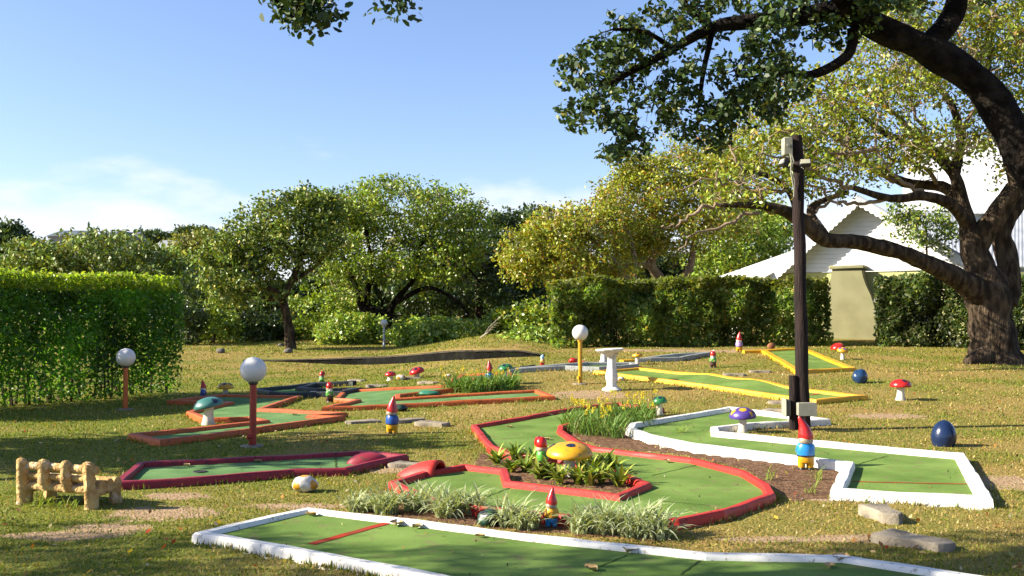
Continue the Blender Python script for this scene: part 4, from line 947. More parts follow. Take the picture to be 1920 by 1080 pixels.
def flower_spikes(n, R, H):
    Vs, Fs, Cs, k = [], [], [], 0
    for _ in range(n):
        a = random.random()*6.28; r = R*math.sqrt(random.random()); x0, y0 = r*math.cos(a), r*math.sin(a); h = H*random.uniform(0.8, 1.25); lx, ly = random.uniform(-.12, .12), random.uniform(-.12, .12)
        m = 34; t = rng.random(m); cx = x0 + lx*(0.75+0.25*t) + rng.normal(0, 0.014, m); cy = y0 + ly*(0.75+0.25*t) + rng.normal(0, 0.014, m); cz = h*(0.80 + 0.20*t) + rng.normal(0, 0.004, m)
        V, Fc, C = leaf_geo(np.stack([cx, cy, cz], 1), 0.022, palette(m, [((0.85, 0.62, 0.01), 3), ((0.80, 0.72, 0.08), 2)], 0.08), 0.6)
        Vs.append(V); Fs.append(Fc + k); Cs.append(C); k += len(V)
        # stalk
        V = np.array([[x0-0.003, y0, 0], [x0+0.003, y0, 0], [x0+lx+0.002, y0+ly, h], [x0+lx-0.002, y0+ly, h]]); Vs.append(V); Fs.append(np.array([[0, 1, 2, 3]]) + k); Cs.append(np.tile((0.2, 0.3, 0.06), (4, 1))); k += 4
    return np.concatenate(Vs), np.concatenate(Fs), np.concatenate(Cs)
bul = [(1072, 800), (1085, 812), (1105, 795), (1110, 815), (1130, 790), (1140, 808), (1150, 820), (1160, 785), (1172, 800), (1190, 788), (1205, 800), (1212, 780)]
for i, (px, py) in enumerate(sorted(bul)):
    b = P(px, py); t = empty('flowering_bulbine', b); tag(t, 'yellow-spiked plant, %s in the bed above the red lane' % ordinal(i), 'flowering plant', 'yellow-flowered plants')
    V, Fc, C = blades(80, 0.15, (0.20, 0.40), 0.014, 1.1, BUL); fast_mesh('leaves', V, Fc, GRASS, C, t)
    V, Fc, C = flower_spikes(3, 0.2, 0.37); fast_mesh('flowers', V, Fc, GRASS, C, t)
for i, (px, py) in enumerate([(850, 735), (868, 733), (885, 736), (900, 730), (915, 733), (932, 729), (945, 731), (958, 726)]):
    b = P(px, py); t = empty('lily_clump', b); tag(t, 'green strappy clump, %s in the grassy bed of the orange lane' % ordinal(i), 'clump', 'clumps in the middle grassy bed')
    V, Fc, C = blades(75, 0.2, (0.25, 0.50), 0.022, 1.2, BUL); fast_mesh('leaves', V, Fc, GRASS, C, t)
    if i in (0, 1, 4, 6): V, Fc, C = flower_spikes(4, 0.25, 0.42); fast_mesh('flowers', V, Fc, GRASS, C, t)
WEED = [((0.24, 0.34, 0.05), 3), ((0.38, 0.42, 0.09), 1)]
weeds = [(60, 945, 'tuft of bright weeds under the left end of the bench'), (100, 948, 'tuft of bright weeds under the middle of the bench'), (140, 950, 'tuft of bright weeds before the right leg of the bench'), (770, 742, 'sparse weeds at the left tip of the grassy bed'),
         (1445, 900, 'thin weed on bare earth left of the sky-blue gnome'), (1535, 900, 'thin weed on bare earth right of the sky-blue gnome'), (1520, 925, 'thin weed on bare earth below the sky-blue gnome'), (1275, 815, 'thin weed against the white kerb near the yellow-flowered bed'), (1630, 938, 'small weed at the front corner of the white zigzag lane'), (1265, 775, 'thin weed right of the dark-spotted green toadstool')]
for px, py, lab in weeds:
    b = P(px, py); t = empty('weed_tuft', b); tag(t, lab, 'weed', 'weeds')
    V, Fc, C = blades(16 if px > 200 else 40, 0.05 if px > 200 else 0.13, (0.07, 0.26 if 1200 < px < 1600 else 0.16), 0.008, 1.3, WEED); fast_mesh('leaves', V, Fc, GRASS, C, t)
# dry leaves lying on the lanes
LEAFM = mat('dry_leaf', (0.52, 0.40, 0.19), (0.38, 0.23, 0.09), 20, 0.8, 0.2)
def dry_leaf(px, py, ln, size, label):
    p = P(px, py, 0.034); rows = []
    for i in range(6):
        t = i/5; w = 0.45*math.sin(math.pi*min(0.97, t*0.95+0.03))
        rows.append([Vector(((t-0.5), w*q, 0.16*abs(q)*1.3 + 0.14*(t-0.4)**2)) * size for q in (-1, -0.5, 0, 0.5, 1)])
    o = MB().grid(rows, False).build('fallen_leaf', LEAFM, None, True, 80); o.location = (p.x, p.y, hz(p.x, p.y) + 0.036); o.rotation_euler = (0, 0, random.random()*6)
    tag(o, label, 'fallen leaf', 'dry leaves on the lanes')
for px, py, sz, lab in [(583, 966, 0.10, 'curled dry leaf in the far left corner of the front lane'), (743, 984, 0.12, 'curled yellowish leaf beside the red line on the front lane'), (783, 989, 0.10, 'dry leaf right of the red line against the kerb'), (819, 988, 0.09, 'dry leaf third right of the red line against the kerb'),
        (900, 1006, 0.07, 'small orange leaf in the middle of the front lane'), (1108, 1068, 0.10, 'pale dry leaf at the bottom of the front lane'), (1182, 1034, 0.12, 'brown crumpled leaf against the kerb below the striped grass'), (1578, 1050, 0.13, 'round brown leaf at the bend of the front kerb'),
        (1555, 1063, 0.08, 'small dry leaf just left of the front kerb bend'), (1025, 824, 0.10, 'reddish leaf pair on the upper arm of the red lane'), (955, 801, 0.08, 'small leaf near the far corner of the red lane'), (1250, 866, 0.09, 'pale leaf on the red lane below the bare earth'),
        (664, 852, 0.11, 'yellowish leaf near the rose hood of the maroon lane'), (484, 866, 0.09, 'dry leaf in the middle of the maroon lane'), (350, 873, 0.08, 'dry leaf in the left part of the maroon lane'), (553, 778, 0.09, 'tiny leaf on the sunlit part of the left orange lane')]:
    dry_leaf(px, py, None, sz, lab)

# ================================================================== trees, hedges, shrubs
BARK = mat('bark_brown', (0.040, 0.028, 0.019), (0.15, 0.11, 0.07), 5, 0.95, 1.0, 13, 0.1, dist=0.12, stretch=(1.6, 1.6, 0.5))
BARKD = mat('bark_dark', (0.008, 0.006, 0.005), (0.034, 0.027, 0.021), 6, 0.95, 1.0, 16, 0.1, dist=0.14)  # near-black tone includes the shade of the leaves over the arching limb
BARKP = mat('bark_pale', (0.25, 0.18, 0.12), (0.36, 0.28, 0.19), 4, 0.9, 0.8, 14, 0.15, dist=0.03)
def px_limb(spec):
    """[(px, py, depth, radius_px)...] -> points, radii"""
    return [Q(a, b, z) for a, b, z, r in spec], [r * z / F for a, b, z, r in spec]
def smooth_path(pts, rad, k=4):
    out, ro = [], []
    n = len(pts)
    for i in range(n-1):
        p0, p1, p2, p3 = pts[max(0, i-1)], pts[i], pts[i+1], pts[min(n-1, i+2)]
        for j in range(k):
            t = j/k; out.append(0.5*((2*p1) + (p2-p0)*t + (2*p0-5*p1+4*p2-p3)*t*t + (3*p1-p0-3*p2+p3)*t**3)); ro.append(rad[i]*(1-t) + rad[i+1]*t)
    out.append(pts[-1]); ro.append(rad[-1]); return out, ro
def tree(name, label, limbs, crowns, nclump, per, L, pal, cat='tree', group=None, bark=BARK, twig=None, clump_r=0.35, leafmat=None, aspect=0.5, rtip=0.006, hollow=0.45, seg=10, twig_max=1.0, lowpal=None, bare=0, bare_r=0.012, oval=False, pale=()):
    """limbs: list of (points, radii) in world space, first = trunk; crowns: (centre, (rx, ry, rz), weight)"""
    leafmat = leafmat or FOL
    root = empty(name, limbs[0][0][0]); o = Vector(limbs[0][0][0]); tag(root, label, cat, group)
    mb = MB(); nodes, par, cnt = [], [], []
    for li, (pts, rad) in enumerate(limbs):
        pp, rr = smooth_path([Vector(p) for p in pts], rad, 5)
        mb.tube([p - o for p in pp], rr, seg if li == 0 else max(6, seg-2), rough=0.22)
        st = 0 if li else len(pp)//2
        for p in pp[st::2]: nodes.append(p)
    mb.build('trunk', bark, root, True, 70)
    for pts, rad in pale:                          # pale bare boughs, each a part
        pp, rr = smooth_path([Vector(p) for p in pts], rad, 5)
        MB().tube([p + Vector(rng.normal(0, rr[0]*0.7, 3)) - o if 0 < i < len(pp)-1 else p - o for i, p in enumerate(pp)], rr, 6, rough=0.2).build('bough', twig or bark, root, True, 70)
        for p in pp[2::2]: nodes.append(p)
    nodes = [np.array(p) for p in nodes]
    W = np.array([c[2] for c in crowns], float); W /= W.sum(); A = []
    for _ in range(nclump):
        c, r, _w = crowns[rng.choice(len(crowns), p=W)]
        d = rng.normal(size=3); d /= np.linalg.norm(d); q = hollow + (1-hollow)*rng.random()**0.6
        A.append(np.array(c) + d*q*np.array(r)*(0.85 + 0.3*rng.random()))
    A = np.array(A); N0 = np.array(nodes); dist = np.array([np.min(np.linalg.norm(N0 - a, axis=1)) for a in A]); A = A[np.argsort(dist)]
    buf = np.zeros((len(nodes) + len(A)*4, 3)); buf[:len(nodes)] = N0; nb = len(nodes); tw = MB()
    for a in A:
        j = int(np.argmin(np.linalg.norm(buf[:nb] - a, axis=1))); s = buf[j]; v = a - s; l = np.linalg.norm(v)
        pts = [s]
        for t in (0.35, 0.7, 1.0):
            q = s + v*t + rng.normal(0, 0.10*l, 3)*(t < 1) + np.array([0, 0, 0.10*l*math.sin(math.pi*t)]); pts.append(q); buf[nb] = q; nb += 1
        r0 = rtip + min(0.03*twig_max, 0.016*l)
        tw.tube([Vector(p) - o for p in pts], [r0, r0*0.8, r0*0.6, rtip*0.6], 4, False, False)
    for _ in range(bare):
        c, r, _w = crowns[rng.choice(len(crowns), p=W)]; d = rng.normal(size=3); d /= np.linalg.norm(d); a = np.array(c) + d*rng.random()**0.5*np.array(r)*0.95
        j = int(np.argmin(np.linalg.norm(buf[:nb] - a, axis=1) + 0.6*rng.random(nb))); s = buf[j]; v = a - s; l = np.linalg.norm(v)
        pts = [s] + [s + v*t + rng.normal(0, 0.16*l, 3) for t in (0.3, 0.6, 1.0)]; r0 = bare_r
        tw.tube([Vector(p) - o for p in pts], [r0, r0*0.8, r0*0.6, r0*0.3], 4, False, False)
    tag(tw.build('branches', twig or bark, root, True, 80), kind='stuff')
    n = len(A)*per; C = np.repeat(A, per, 0); off = rng.normal(size=(n, 3)); off *= clump_r*(0.35 + 0.75*rng.random((n, 1)))/np.linalg.norm(off, axis=1, keepdims=True)*1.0; off[:, 2] *= 0.75
    tone = np.repeat(1 + rng.normal(0, 0.14, (len(A), 1)), per, 0)
    col = np.clip(palette(n, pal)*tone, 0.004, 0.9)
    V, Fc, cc = leaf_geo(C + off - np.array(o), L, col, aspect, 0.35, off/(np.linalg.norm(off, axis=1, keepdims=True)+1e-6), oval)
    fast_mesh('crown', V, Fc, leafmat, cc, root)
    return root
def ell(px, py, rx, ry, Y, depth=None, w=None):
    """crown ellipsoid from its pixel ellipse at depth Y"""
    s = Y/F; return (Q(px, py, Y), (rx*s, depth or max(rx, ry)*s*0.8, ry*s), w or rx*ry)
MILK = [((0.108, 0.177, 0.030), 3), ((0.184, 0.270, 0.040), 3), ((0.324, 0.395, 0.064), 1.2), ((0.540, 0.499, 0.092), 0.3)]
YELG = [((0.234, 0.295, 0.022), 3), ((0.343, 0.382, 0.029), 3), ((0.148, 0.217, 0.019), 2.2), ((0.390, 0.314, 0.019), 0.8), ((0.327, 0.156, 0.019), 0.2)]
AUT = [((0.307, 0.355, 0.030), 3), ((0.415, 0.421, 0.034), 2.5), ((0.199, 0.259, 0.022), 2.4), ((0.451, 0.276, 0.022), 0.9), ((0.379, 0.144, 0.022), 0.35)]
OLIV = [((0.230, 0.342, 0.028), 3), ((0.330, 0.433, 0.034), 2), ((0.129, 0.215, 0.023), 2), ((0.431, 0.395, 0.034), 0.6)]
DARK = [((0.046, 0.085, 0.019), 3), ((0.078, 0.130, 0.026), 2), ((0.130, 0.182, 0.039), 1)]
SHRB = [((0.280, 0.420, 0.053), 3), ((0.400, 0.520, 0.070), 2), ((0.160, 0.260, 0.035), 2), ((0.560, 0.560, 0.106), 0.6)]

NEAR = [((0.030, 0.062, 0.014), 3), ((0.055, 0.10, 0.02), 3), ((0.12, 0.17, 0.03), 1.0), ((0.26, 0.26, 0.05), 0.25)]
# --- near overhanging tree: trunk just outside the right edge of the frame
Z = 11.0
gz = hz(7.3, Z)
tr = [Vector((7.5, Z, gz - 0.2)), Vector((7.25, Z, gz + 0.9)), Vector((6.85, Z, gz + 1.9))]
a, ra = px_limb([(1975, 370, Z, 46), (1905, 262, Z, 33), (1838, 160, Z, 30), (1745, 95, Z, 28), (1650, 55, Z, 27), (1580, 22, Z, 21), (1490, 33, Z, 17), (1400, 42, Z, 14), (1335, 52, Z, 11), (1262, 92, Z, 8), (1195, 128, Z, 6), (1140, 160, Z, 4)])
limbs = [(tr + a, [0.36, 0.32, 0.29] + ra)]
for sp in ([(1735, 90, Z, 22), (1785, 30, Z, 20), (1803, -60, Z, 18)], [(1335, 52, Z, 8), (1290, 15, Z, 6), (1240, -50, Z, 5)], [(1600, 55, Z, 12), (1588, 105, Z, 10), (1520, 140, Z, 8), (1450, 128, Z, 6), (1380, 142, Z, 5)],
           [(1262, 92, Z, 6), (1210, 60, Z-0.3, 4), (1150, 55, Z-0.5, 3)], [(1335, 60, Z, 6), (1320, 130, Z+0.3, 5), (1310, 200, Z+0.3, 3)], [(1590, 30, Z, 18), (1560, -20, Z-0.4, 14), (1480, -70, Z-0.8, 10)]):
    limbs.append(px_limb(sp))
cr_ = [ell(1105, 165, 75, 90, Z, 0.9), ell(1200, 95, 110, 75, Z, 1.0), ell(1285, 185, 95, 85, Z, 1.0), ell(1170, 240, 60, 50, Z, 0.6), ell(1340, 235, 60, 50, Z, 0.6), ell(1420, 165, 90, 65, Z, 0.8), ell(1450, 65, 100, 55, Z, 1.0), ell(1290, 25, 120, 45, Z, 1.0), ell(1560, 40, 70, 50, Z, 0.7), ell(1170, 285, 35, 25, Z, 0.35), ell(1620, 10, 80, 40, Z, 0.8),
       ell(1500, -60, 250, 60, Z, 1.5), ell(1800, -50, 200, 60, Z, 1.5, 8000), (Vector((6.8, Z, 6.6)), (2.2, 1.8, 1.0), 7000)]
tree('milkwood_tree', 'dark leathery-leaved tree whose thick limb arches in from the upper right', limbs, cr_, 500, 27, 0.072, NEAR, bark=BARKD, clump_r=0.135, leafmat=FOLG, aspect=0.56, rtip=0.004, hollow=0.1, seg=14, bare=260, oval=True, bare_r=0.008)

# --- big spreading tree on the right lawn
Z = P(1870, 679).y
lim = [px_limb([(1872, 690, Z, 56), (1866, 665, Z, 45), (1858, 610, Z, 40), (1854, 555, Z, 40), (1838, 505, Z, 28), (1822, 450, Z, 20), (1815, 420, Z, 16), (1802, 375, Z, 12), (1788, 325, Z, 10), (1750, 285, Z+0.5, 10), (1700, 240, Z+1, 7)])]
for sp in ([(1850, 560, Z, 30), (1805, 528, Z-0.4, 21), (1755, 502, Z-0.8, 17), (1690, 474, Z-1.2, 14), (1610, 455, Z-1.6, 14), (1545, 448, Z-1.8, 14), (1505, 415, Z-2, 14), (1468, 395, Z-2.2, 11), (1420, 385, Z-2.4, 7), (1350, 385, Z-2.6, 4)],
           [(1548, 446, Z-1.8, 10), (1520, 400, Z-1.6, 8), (1535, 380, Z-1.4, 6), (1590, 360, Z-1.2, 4)], [(1500, 410, Z-2, 9), (1480, 360, Z-2, 6), (1440, 330, Z-2.2, 5), (1390, 320, Z-2.4, 3)],
           [(1830, 460, Z, 22), (1868, 405, Z-0.3, 19), (1905, 350, Z-0.5, 16), (1950, 300, Z-0.6, 12), (2000, 220, Z-0.7, 9)], [(1885, 570, Z+0.2, 22), (1893, 500, Z+0.3, 20), (1878, 440, Z+0.4, 17), (1905, 385, Z+0.5, 17), (1945, 330, Z+0.8, 12)],
           [(1815, 425, Z, 12), (1785, 385, Z-0.6, 11), (1735, 368, Z-1, 9), (1670, 372, Z-1.5, 7), (1600, 352, Z-2, 5)], [(1803, 378, Z, 12), (1765, 350, Z+0.6, 10), (1695, 342, Z+1, 9), (1610, 300, Z+1.5, 6), (1510, 272, Z+2, 4)],
           [(1790, 330, Z, 10), (1800, 260, Z+0.3, 8), (1780, 190, Z+0.5, 6), (1720, 120, Z+0.6, 4)], [(1905, 350, Z-0.5, 12), (1880, 260, Z-0.5, 9), (1850, 180, Z-0.4, 6), (1860, 80, Z, 4)], [(1750, 285, Z+0.5, 8), (1660, 250, Z+0.8, 6), (1580, 180, Z+1, 4), (1530, 120, Z+1, 3)],
           [(1500, 270, Z+2, 4), (1440, 255, Z+2, 3), (1390, 270, Z+2, 2)], [(1872, 660, Z, 34), (1905, 680, Z-0.3, 22), (1935, 692, Z-0.5, 10)], [(1868, 665, Z, 34), (1830, 676, Z-0.4, 18), (1812, 682, Z-0.6, 7)]):
    lim.append(px_limb(sp))
pale_ = []
for path, dz0, dz1 in (([(1505,415),(1450,392),(1400,352),(1330,340),(1270,355)], -2, -2.6), ([(1468,395),(1410,400),(1350,425),(1300,440),(1272,470)], -2.2, -2.8), ([(1545,448),(1528,400),(1560,370),(1600,330),(1590,270)], -1.8, -1), ([(1600,352),(1540,330),(1480,300),(1420,290)], -2, -2.4),
        ([(1610,300),(1560,250),(1500,220),(1450,215)], 1.5, 1), ([(1690,342),(1640,320),(1600,260),(1560,200)], 1, 0), ([(1735,368),(1680,330),(1640,280),(1650,210)], -1, -1.5), ([(1700,240),(1660,200),(1600,160),(1540,150)], 1, 0), ([(1750,285),(1720,220),(1700,150),(1660,90)], .5, 0),
        ([(1800,260),(1830,190),(1820,110),(1780,50)], .3, -.5), ([(1480,360),(1430,350),(1380,300),(1372,260)], -2, -2), ([(1350,385),(1310,395),(1270,420),(1240,425)], -2.6, -2.8), ([(1670,372),(1620,385),(1570,375),(1520,350),(1470,345)], -1.5, -2.2), ([(1765,350),(1720,310),(1680,300),(1630,230)], .6, 0),
        ([(1590,270),(1540,240),(1480,250)], -1, -1.5), ([(1640,280),(1590,290),(1540,280),(1500,310)], -1.2, -1.8), ([(1510,272),(1470,240),(1440,250)], 2, 1.6), ([(1600,260),(1570,300),(1520,310),(1450,330)], .5, 0)):
    m_ = len(path); pale_.append(px_limb([(a_, b_, Z + dz0 + (dz1-dz0)*i_/(m_-1), 4.6*(1 - 0.75*i_/(m_-1))) for i_, (a_, b_) in enumerate(path)]))
cr_ = [ell(1600, 190, 190, 110, Z, 2.6), ell(1780, 110, 170, 120, Z, 2.8), ell(1450, 270, 120, 75, Z-1, 2.0), ell(1690, 290, 160, 60, Z, 2.4), ell(1390, 350, 95, 45, Z-2, 1.6), ell(1530, 330, 110, 45, Z-1.5, 1.6), ell(1890, 60, 120, 110, Z, 2.6), ell(1730, 20, 220, 70, Z, 2.8), ell(1960, 240, 90, 120, Z, 2.5), ell(1860, 250, 80, 60, Z, 1.8, 3000)]
tree('spreading_tree', 'thick-trunked spreading tree with yellowing leaves in front of the cottage', lim, cr_, 880, 36, 0.115, YELG, bark=BARK, twig=BARKP, clump_r=0.38, rtip=0.011, hollow=0.2, bare=900, bare_r=0.016, seg=16, pale=pale_, aspect=0.5)
tree('leafy_sapling', 'dark green leafy sapling against the grey corrugated roof', [px_limb([(1745, 640, 29.5, 3), (1742, 560, 29.5, 2.5), (1738, 480, 29.5, 2), (1735, 410, 29.5, 1)])], [ell(1735, 425, 65, 45, 29.5, 0.7), ell(1690, 400, 40, 25, 29.5, 0.5)], 70, 26, 0.13, MILK, clump_r=0.28, leafmat=FOLG)

# --- autumn-tinted trees behind the middle hedge
Z = 34
lim = [px_limb([(1197, 650, Z, 11), (1190, 590, Z, 10), (1182, 545, Z, 9), (1172, 520, Z, 8), (1150, 508, Z, 7), (1105, 502, Z, 5), (1050, 505, Z-0.5, 4), (1000, 490, Z-0.5, 2)])]
for sp in ([(1180, 540, Z, 7), (1160, 500, Z, 6), (1130, 470, Z, 4), (1090, 430, Z, 3)], [(1185, 550, Z, 6), (1190, 490, Z+.4, 5), (1180, 440, Z+.5, 3), (1160, 400, Z+.5, 2)], [(1150, 508, Z, 5), (1100, 490, Z+1, 4), (1040, 460, Z+1, 2)]): lim.append(px_limb(sp))
tree('autumn_tree', 'low yellow and orange-leaved tree left behind the middle hedge', lim, [ell(1010, 470, 70, 55, Z, 1.8), ell(1110, 425, 95, 60, Z, 2), ell(1060, 440, 80, 55, Z, 2), ell(1090, 500, 110, 35, Z, 1.8), ell(980, 495, 45, 40, Z, 1.2), ell(1140, 380, 40, 35, Z, 1.2)], 450, 52, 0.125, AUT, twig=BARKP, bark=BARKP, clump_r=0.38, hollow=0.2, bare=200, bare_r=0.015)
Z = 36
lim = [px_limb([(1252, 650, Z, 13), (1250, 560, Z, 12), (1238, 525, Z, 10), (1222, 495, Z, 8), (1238, 450, Z, 7), (1230, 410, Z, 5), (1205, 370, Z, 3)])]
for sp in ([(1250, 560, Z, 10), (1275, 530, Z, 8), (1296, 495, Z, 7), (1302, 455, Z, 5), (1330, 410, Z, 4), (1380, 370, Z, 3)], [(1222, 495, Z, 6), (1180, 500, Z-.5, 5), (1130, 505, Z-1, 3)], [(1302, 455, Z, 4), (1290, 400, Z+.5, 3), (1270, 340, Z+.5, 2)]): lim.append(px_limb(sp))
tree('autumn_tree', 'taller olive and rust-leaved tree right behind the middle hedge', lim, [ell(1220, 370, 95, 70, Z, 2), ell(1300, 320, 110, 65, Z, 2.2), ell(1250, 440, 100, 50, Z, 2), ell(1340, 400, 80, 60, Z, 2), ell(1190, 320, 45, 40, Z, 1.3), ell(1380, 300, 70, 50, Z, 2), ell(1180, 450, 60, 40, Z, 1.5)], 560, 58, 0.13, AUT, twig=BARKP, bark=BARKP, clump_r=0.42, hollow=0.2, bare=150, bare_r=0.015)
Z = 40
tree('evergreen_tree', 'dark green broadleaf tree between the pole and the cottage roof', [px_limb([(1400, 640, Z, 9), (1402, 540, Z, 8), (1405, 470, Z, 5)])], [ell(1410, 450, 80, 60, Z, 2), ell(1360, 490, 60, 45, Z, 2), ell(1450, 420, 50, 40, Z, 1.6), ell(1330, 500, 50, 40, Z, 1.6)], 230, 36, 0.20, SHRB, clump_r=0.45)

# --- mid-distance trees on the left
Z = P(545, 655).y
lim = [px_limb([(545, 662, Z, 12), (544, 640, Z, 10), (541, 610, Z, 9), (535, 580, Z, 8), (531, 560, Z, 8), (545, 530, Z, 6), (560, 495, Z, 5), (566, 450, Z, 4), (560, 400, Z, 2)])]
for sp in ([(531, 560, Z, 6), (515, 545, Z-.3, 5), (495, 535, Z-.5, 4), (470, 505, Z-.6, 3), (440, 480, Z-.6, 2)], [(528, 556, Z, 4), (505, 560, Z+.5, 4), (470, 548, Z+.8, 3), (420, 530, Z+1, 2)], [(545, 530, Z, 4), (590, 500, Z+.4, 3), (625, 460, Z+.4, 2)], [(560, 495, Z, 4), (530, 450, Z-.4, 3), (500, 410, Z-.5, 2)]): lim.append(px_limb(sp))
tree('milkwood_tree', 'slender-trunked glossy green tree standing on the far bank', lim, [ell(530, 410, 75, 45, Z, 1.7), ell(450, 460, 70, 55, Z, 1.6), ell(585, 450, 60, 60, Z, 1.5), ell(610, 400, 38, 35, Z, 1), ell(460, 535, 80, 40, Z, 1.6), ell(415, 510, 50, 55, Z, 1.3), ell(500, 470, 90, 50, Z, 1.6), ell(490, 390, 25, 20, Z, .6), ell(580, 375, 60, 25, Z, 1)], 430, 42, 0.15, MILK + [((0.22, 0.24, 0.05), 1.2)], bark=BARK, clump_r=0.40, leafmat=FOLG, hollow=0.25, aspect=0.6)
Z = 43
lim = [px_limb([(735, 640, Z, 14), (728, 603, Z, 12), (705, 585, Z, 11), (682, 577, Z, 9), (672, 550, Z, 6), (655, 510, Z, 4), (640, 470, Z, 3)])]
for sp in ([(690, 582, Z, 8), (690, 540, Z, 6), (720, 490, Z, 4), (750, 430, Z, 3)], [(728, 603, Z, 8), (738, 570, Z, 6), (780, 520, Z, 4), (830, 460, Z, 3)], [(738, 570, Z, 5), (800, 540, Z-.5, 4), (850, 560, Z-1, 3), (880, 590, Z-1, 2)], [(780, 520, Z, 4), (790, 460, Z-.6, 3), (830, 400, Z-.6, 2)], [(700, 520, Z, 4), (690, 450, Z-.5, 3), (680, 400, Z-.5, 2)], [(810, 500, Z-1, 3), (870, 500, Z-1, 2), (900, 530, Z-1, 2)]): lim.append(px_limb(sp))
tree('umbrella_tree', 'broad round-topped olive tree with tangled pale twigs, tallest in the middle', lim, [ell(740, 390, 140, 52, Z, 3), ell(660, 400, 70, 50, Z, 2.2), ell(830, 410, 90, 60, Z, 2.6), ell(880, 450, 50, 55, Z, 2), ell(700, 470, 110, 60, Z, 2.6), ell(800, 490, 110, 60, Z, 2.6), ell(650, 520, 60, 50, Z, 2), ell(630, 440, 45, 50, Z, 1.6)], 680, 50, 0.155, OLIV, twig=BARKP, bark=BARKD, clump_r=0.46, hollow=0.35, bare=450, bare_r=0.02)
Z = 47
tree('evergreen_tree', 'dense dark green tree at the right flank of the umbrella-shaped tree', [px_limb([(900, 640, Z, 8), (898, 540, Z, 7), (900, 460, Z, 4)])], [ell(895, 460, 45, 55, Z, 2), ell(860, 540, 70, 60, Z, 2.4), ell(930, 520, 50, 70, Z, 2), ell(790, 570, 70, 45, Z, 2)], 260, 34, 0.22, DARK, clump_r=0.5)
tree('evergreen_tree', 'dark pointed-topped evergreen between the umbrella tree and the orange foliage', [px_limb([(965, 645, Z+2, 8), (968, 540, Z+2, 6), (965, 430, Z+2, 3)])], [ell(945, 428, 38, 36, Z+2, 1.6), ell(1000, 418, 42, 30, Z+2, 1.6), ell(980, 480, 60, 50, Z+2, 2), ell(985, 560, 60, 60, Z+2, 2)], 300, 36, 0.22, DARK, clump_r=0.5)
Z = 46
tree('round_tree', 'wide round-crowned tree rising behind the tall left hedge', [px_limb([(200, 640, Z, 10), (200, 570, Z, 9), (205, 510, Z, 6)])], [ell(200, 478, 120, 45, Z, 3), ell(110, 485, 80, 38, Z, 2.5), ell(290, 510, 70, 45, Z, 2.5), ell(200, 540, 150, 45, Z, 3), ell(60, 510, 60, 40, Z, 2), ell(330, 545, 45, 40, Z, 1.6)], 520, 34, 0.22, MILK + [((0.18, 0.19, 0.03), 2.0)], clump_r=0.5, leafmat=FOLG)
# --- shrubs
SHR = [(400, 590, 60, 55, 42, OLIV, 'olive shrub beyond the end of the tall left hedge'), (470, 600, 60, 42, 44, DARK, 'dark shrub behind the slender trunk on its left'), (590, 590, 60, 50, 45, OLIV, 'grey-green shrub right behind the slender trunk'), (655, 560, 55, 40, 46, SHRB, 'pale green shrub under the umbrella-shaped tree'),
       (640, 618, 55, 26, 40.5, SHRB, 'bright low bush left of the farthest lamp'), (685, 612, 40, 30, 41, SHRB, 'bright bush directly behind the farthest lamp'), (770, 620, 45, 30, 38.5, SHRB, 'green bush just right of the farthest lamp'), (830, 622, 50, 26, 38, SHRB, 'green bush above the middle of the black wall'), (890, 622, 45, 24, 37, SHRB, 'low bush left of the dry palm frond'),
       (950, 610, 45, 32, 37, OLIV, 'olive bush right of the dry palm frond'), (1000, 600, 40, 40, 36, OLIV, 'upright olive bush beside the middle hedge end'), (990, 640, 45, 14, 30.5, SHRB, 'low creeping bush at the right end of the black wall'), (350, 570, 30, 60, 40, DARK, 'dark shrub showing past the tall left hedge'), (530, 610, 45, 30, 46, DARK, 'dark low shrub under the slender tree')]
for px, py, rx, ry, Y, pal, lab in SHR:
    b = Q(px, py, Y); g = hz(b.x, b.y); s = Y/F
    bot = Vector((b.x, Y, g - 0.1))
    tree('shrub', lab, [([bot, bot.lerp(b, 0.5) + Vector((0.1, 0, 0)), b], [0.05, 0.04, 0.02])], [ell(px, py, rx, ry, Y, 1.3), (Vector((b.x, Y, (b.z + g)/2)), (rx*s*0.9, 1.2, max(0.3, (b.z-g)*0.6)), rx*ry)], 95, 34, 0.17, pal, cat='shrub', group='shrubs along the far bank', clump_r=0.34, hollow=0.3, seg=6)
# --- wood that closes the background and far slopes
def thicket(name, label, px0, px1, top, Y, n, L, pal, thick=4):
    X = np.interp(rng.random(n), [0, 1], [(px0-960)/F*Y, (px1-960)/F*Y]); pxs = X/Y*F + 960
    zt = CAMZ + (590 - np.interp(pxs, [t[0] for t in top], [t[1] for t in top]))/F*Y
    nse = np.array([mnoise.fractal(Vector((x*0.35, 0, Y)), 1.0, 2.0, 3) for x in X])
    Yy = Y + rng.random(n)*thick; g = height(X, Yy); z = g + (zt + nse*0.02*Y - g)*rng.random(n)**0.7
    V, Fc, C = leaf_geo(np.stack([X, Yy, z], 1), L, palette(n, pal), 0.6, 0.4)
    o = fast_mesh(name, V, Fc, FOL, C); tag(o, label, 'wood', None, 'stuff'); return o
thicket('thicket', 'dark wood closing the far edge of the lawn', 330, 1560, [(330, 560), (420, 545), (600, 500), (700, 500), (900, 470), (1000, 470), (1100, 480), (1300, 470), (1450, 500), (1560, 520)], 53, 42000, 0.34, DARK + [((0.12, 0.15, 0.03), 1)])
HILL = mat('far_hill_scrub', (0.14, 0.17, 0.03), (0.07, 0.10, 0.025), 0.25, 1.0, 0, None, 0.05)
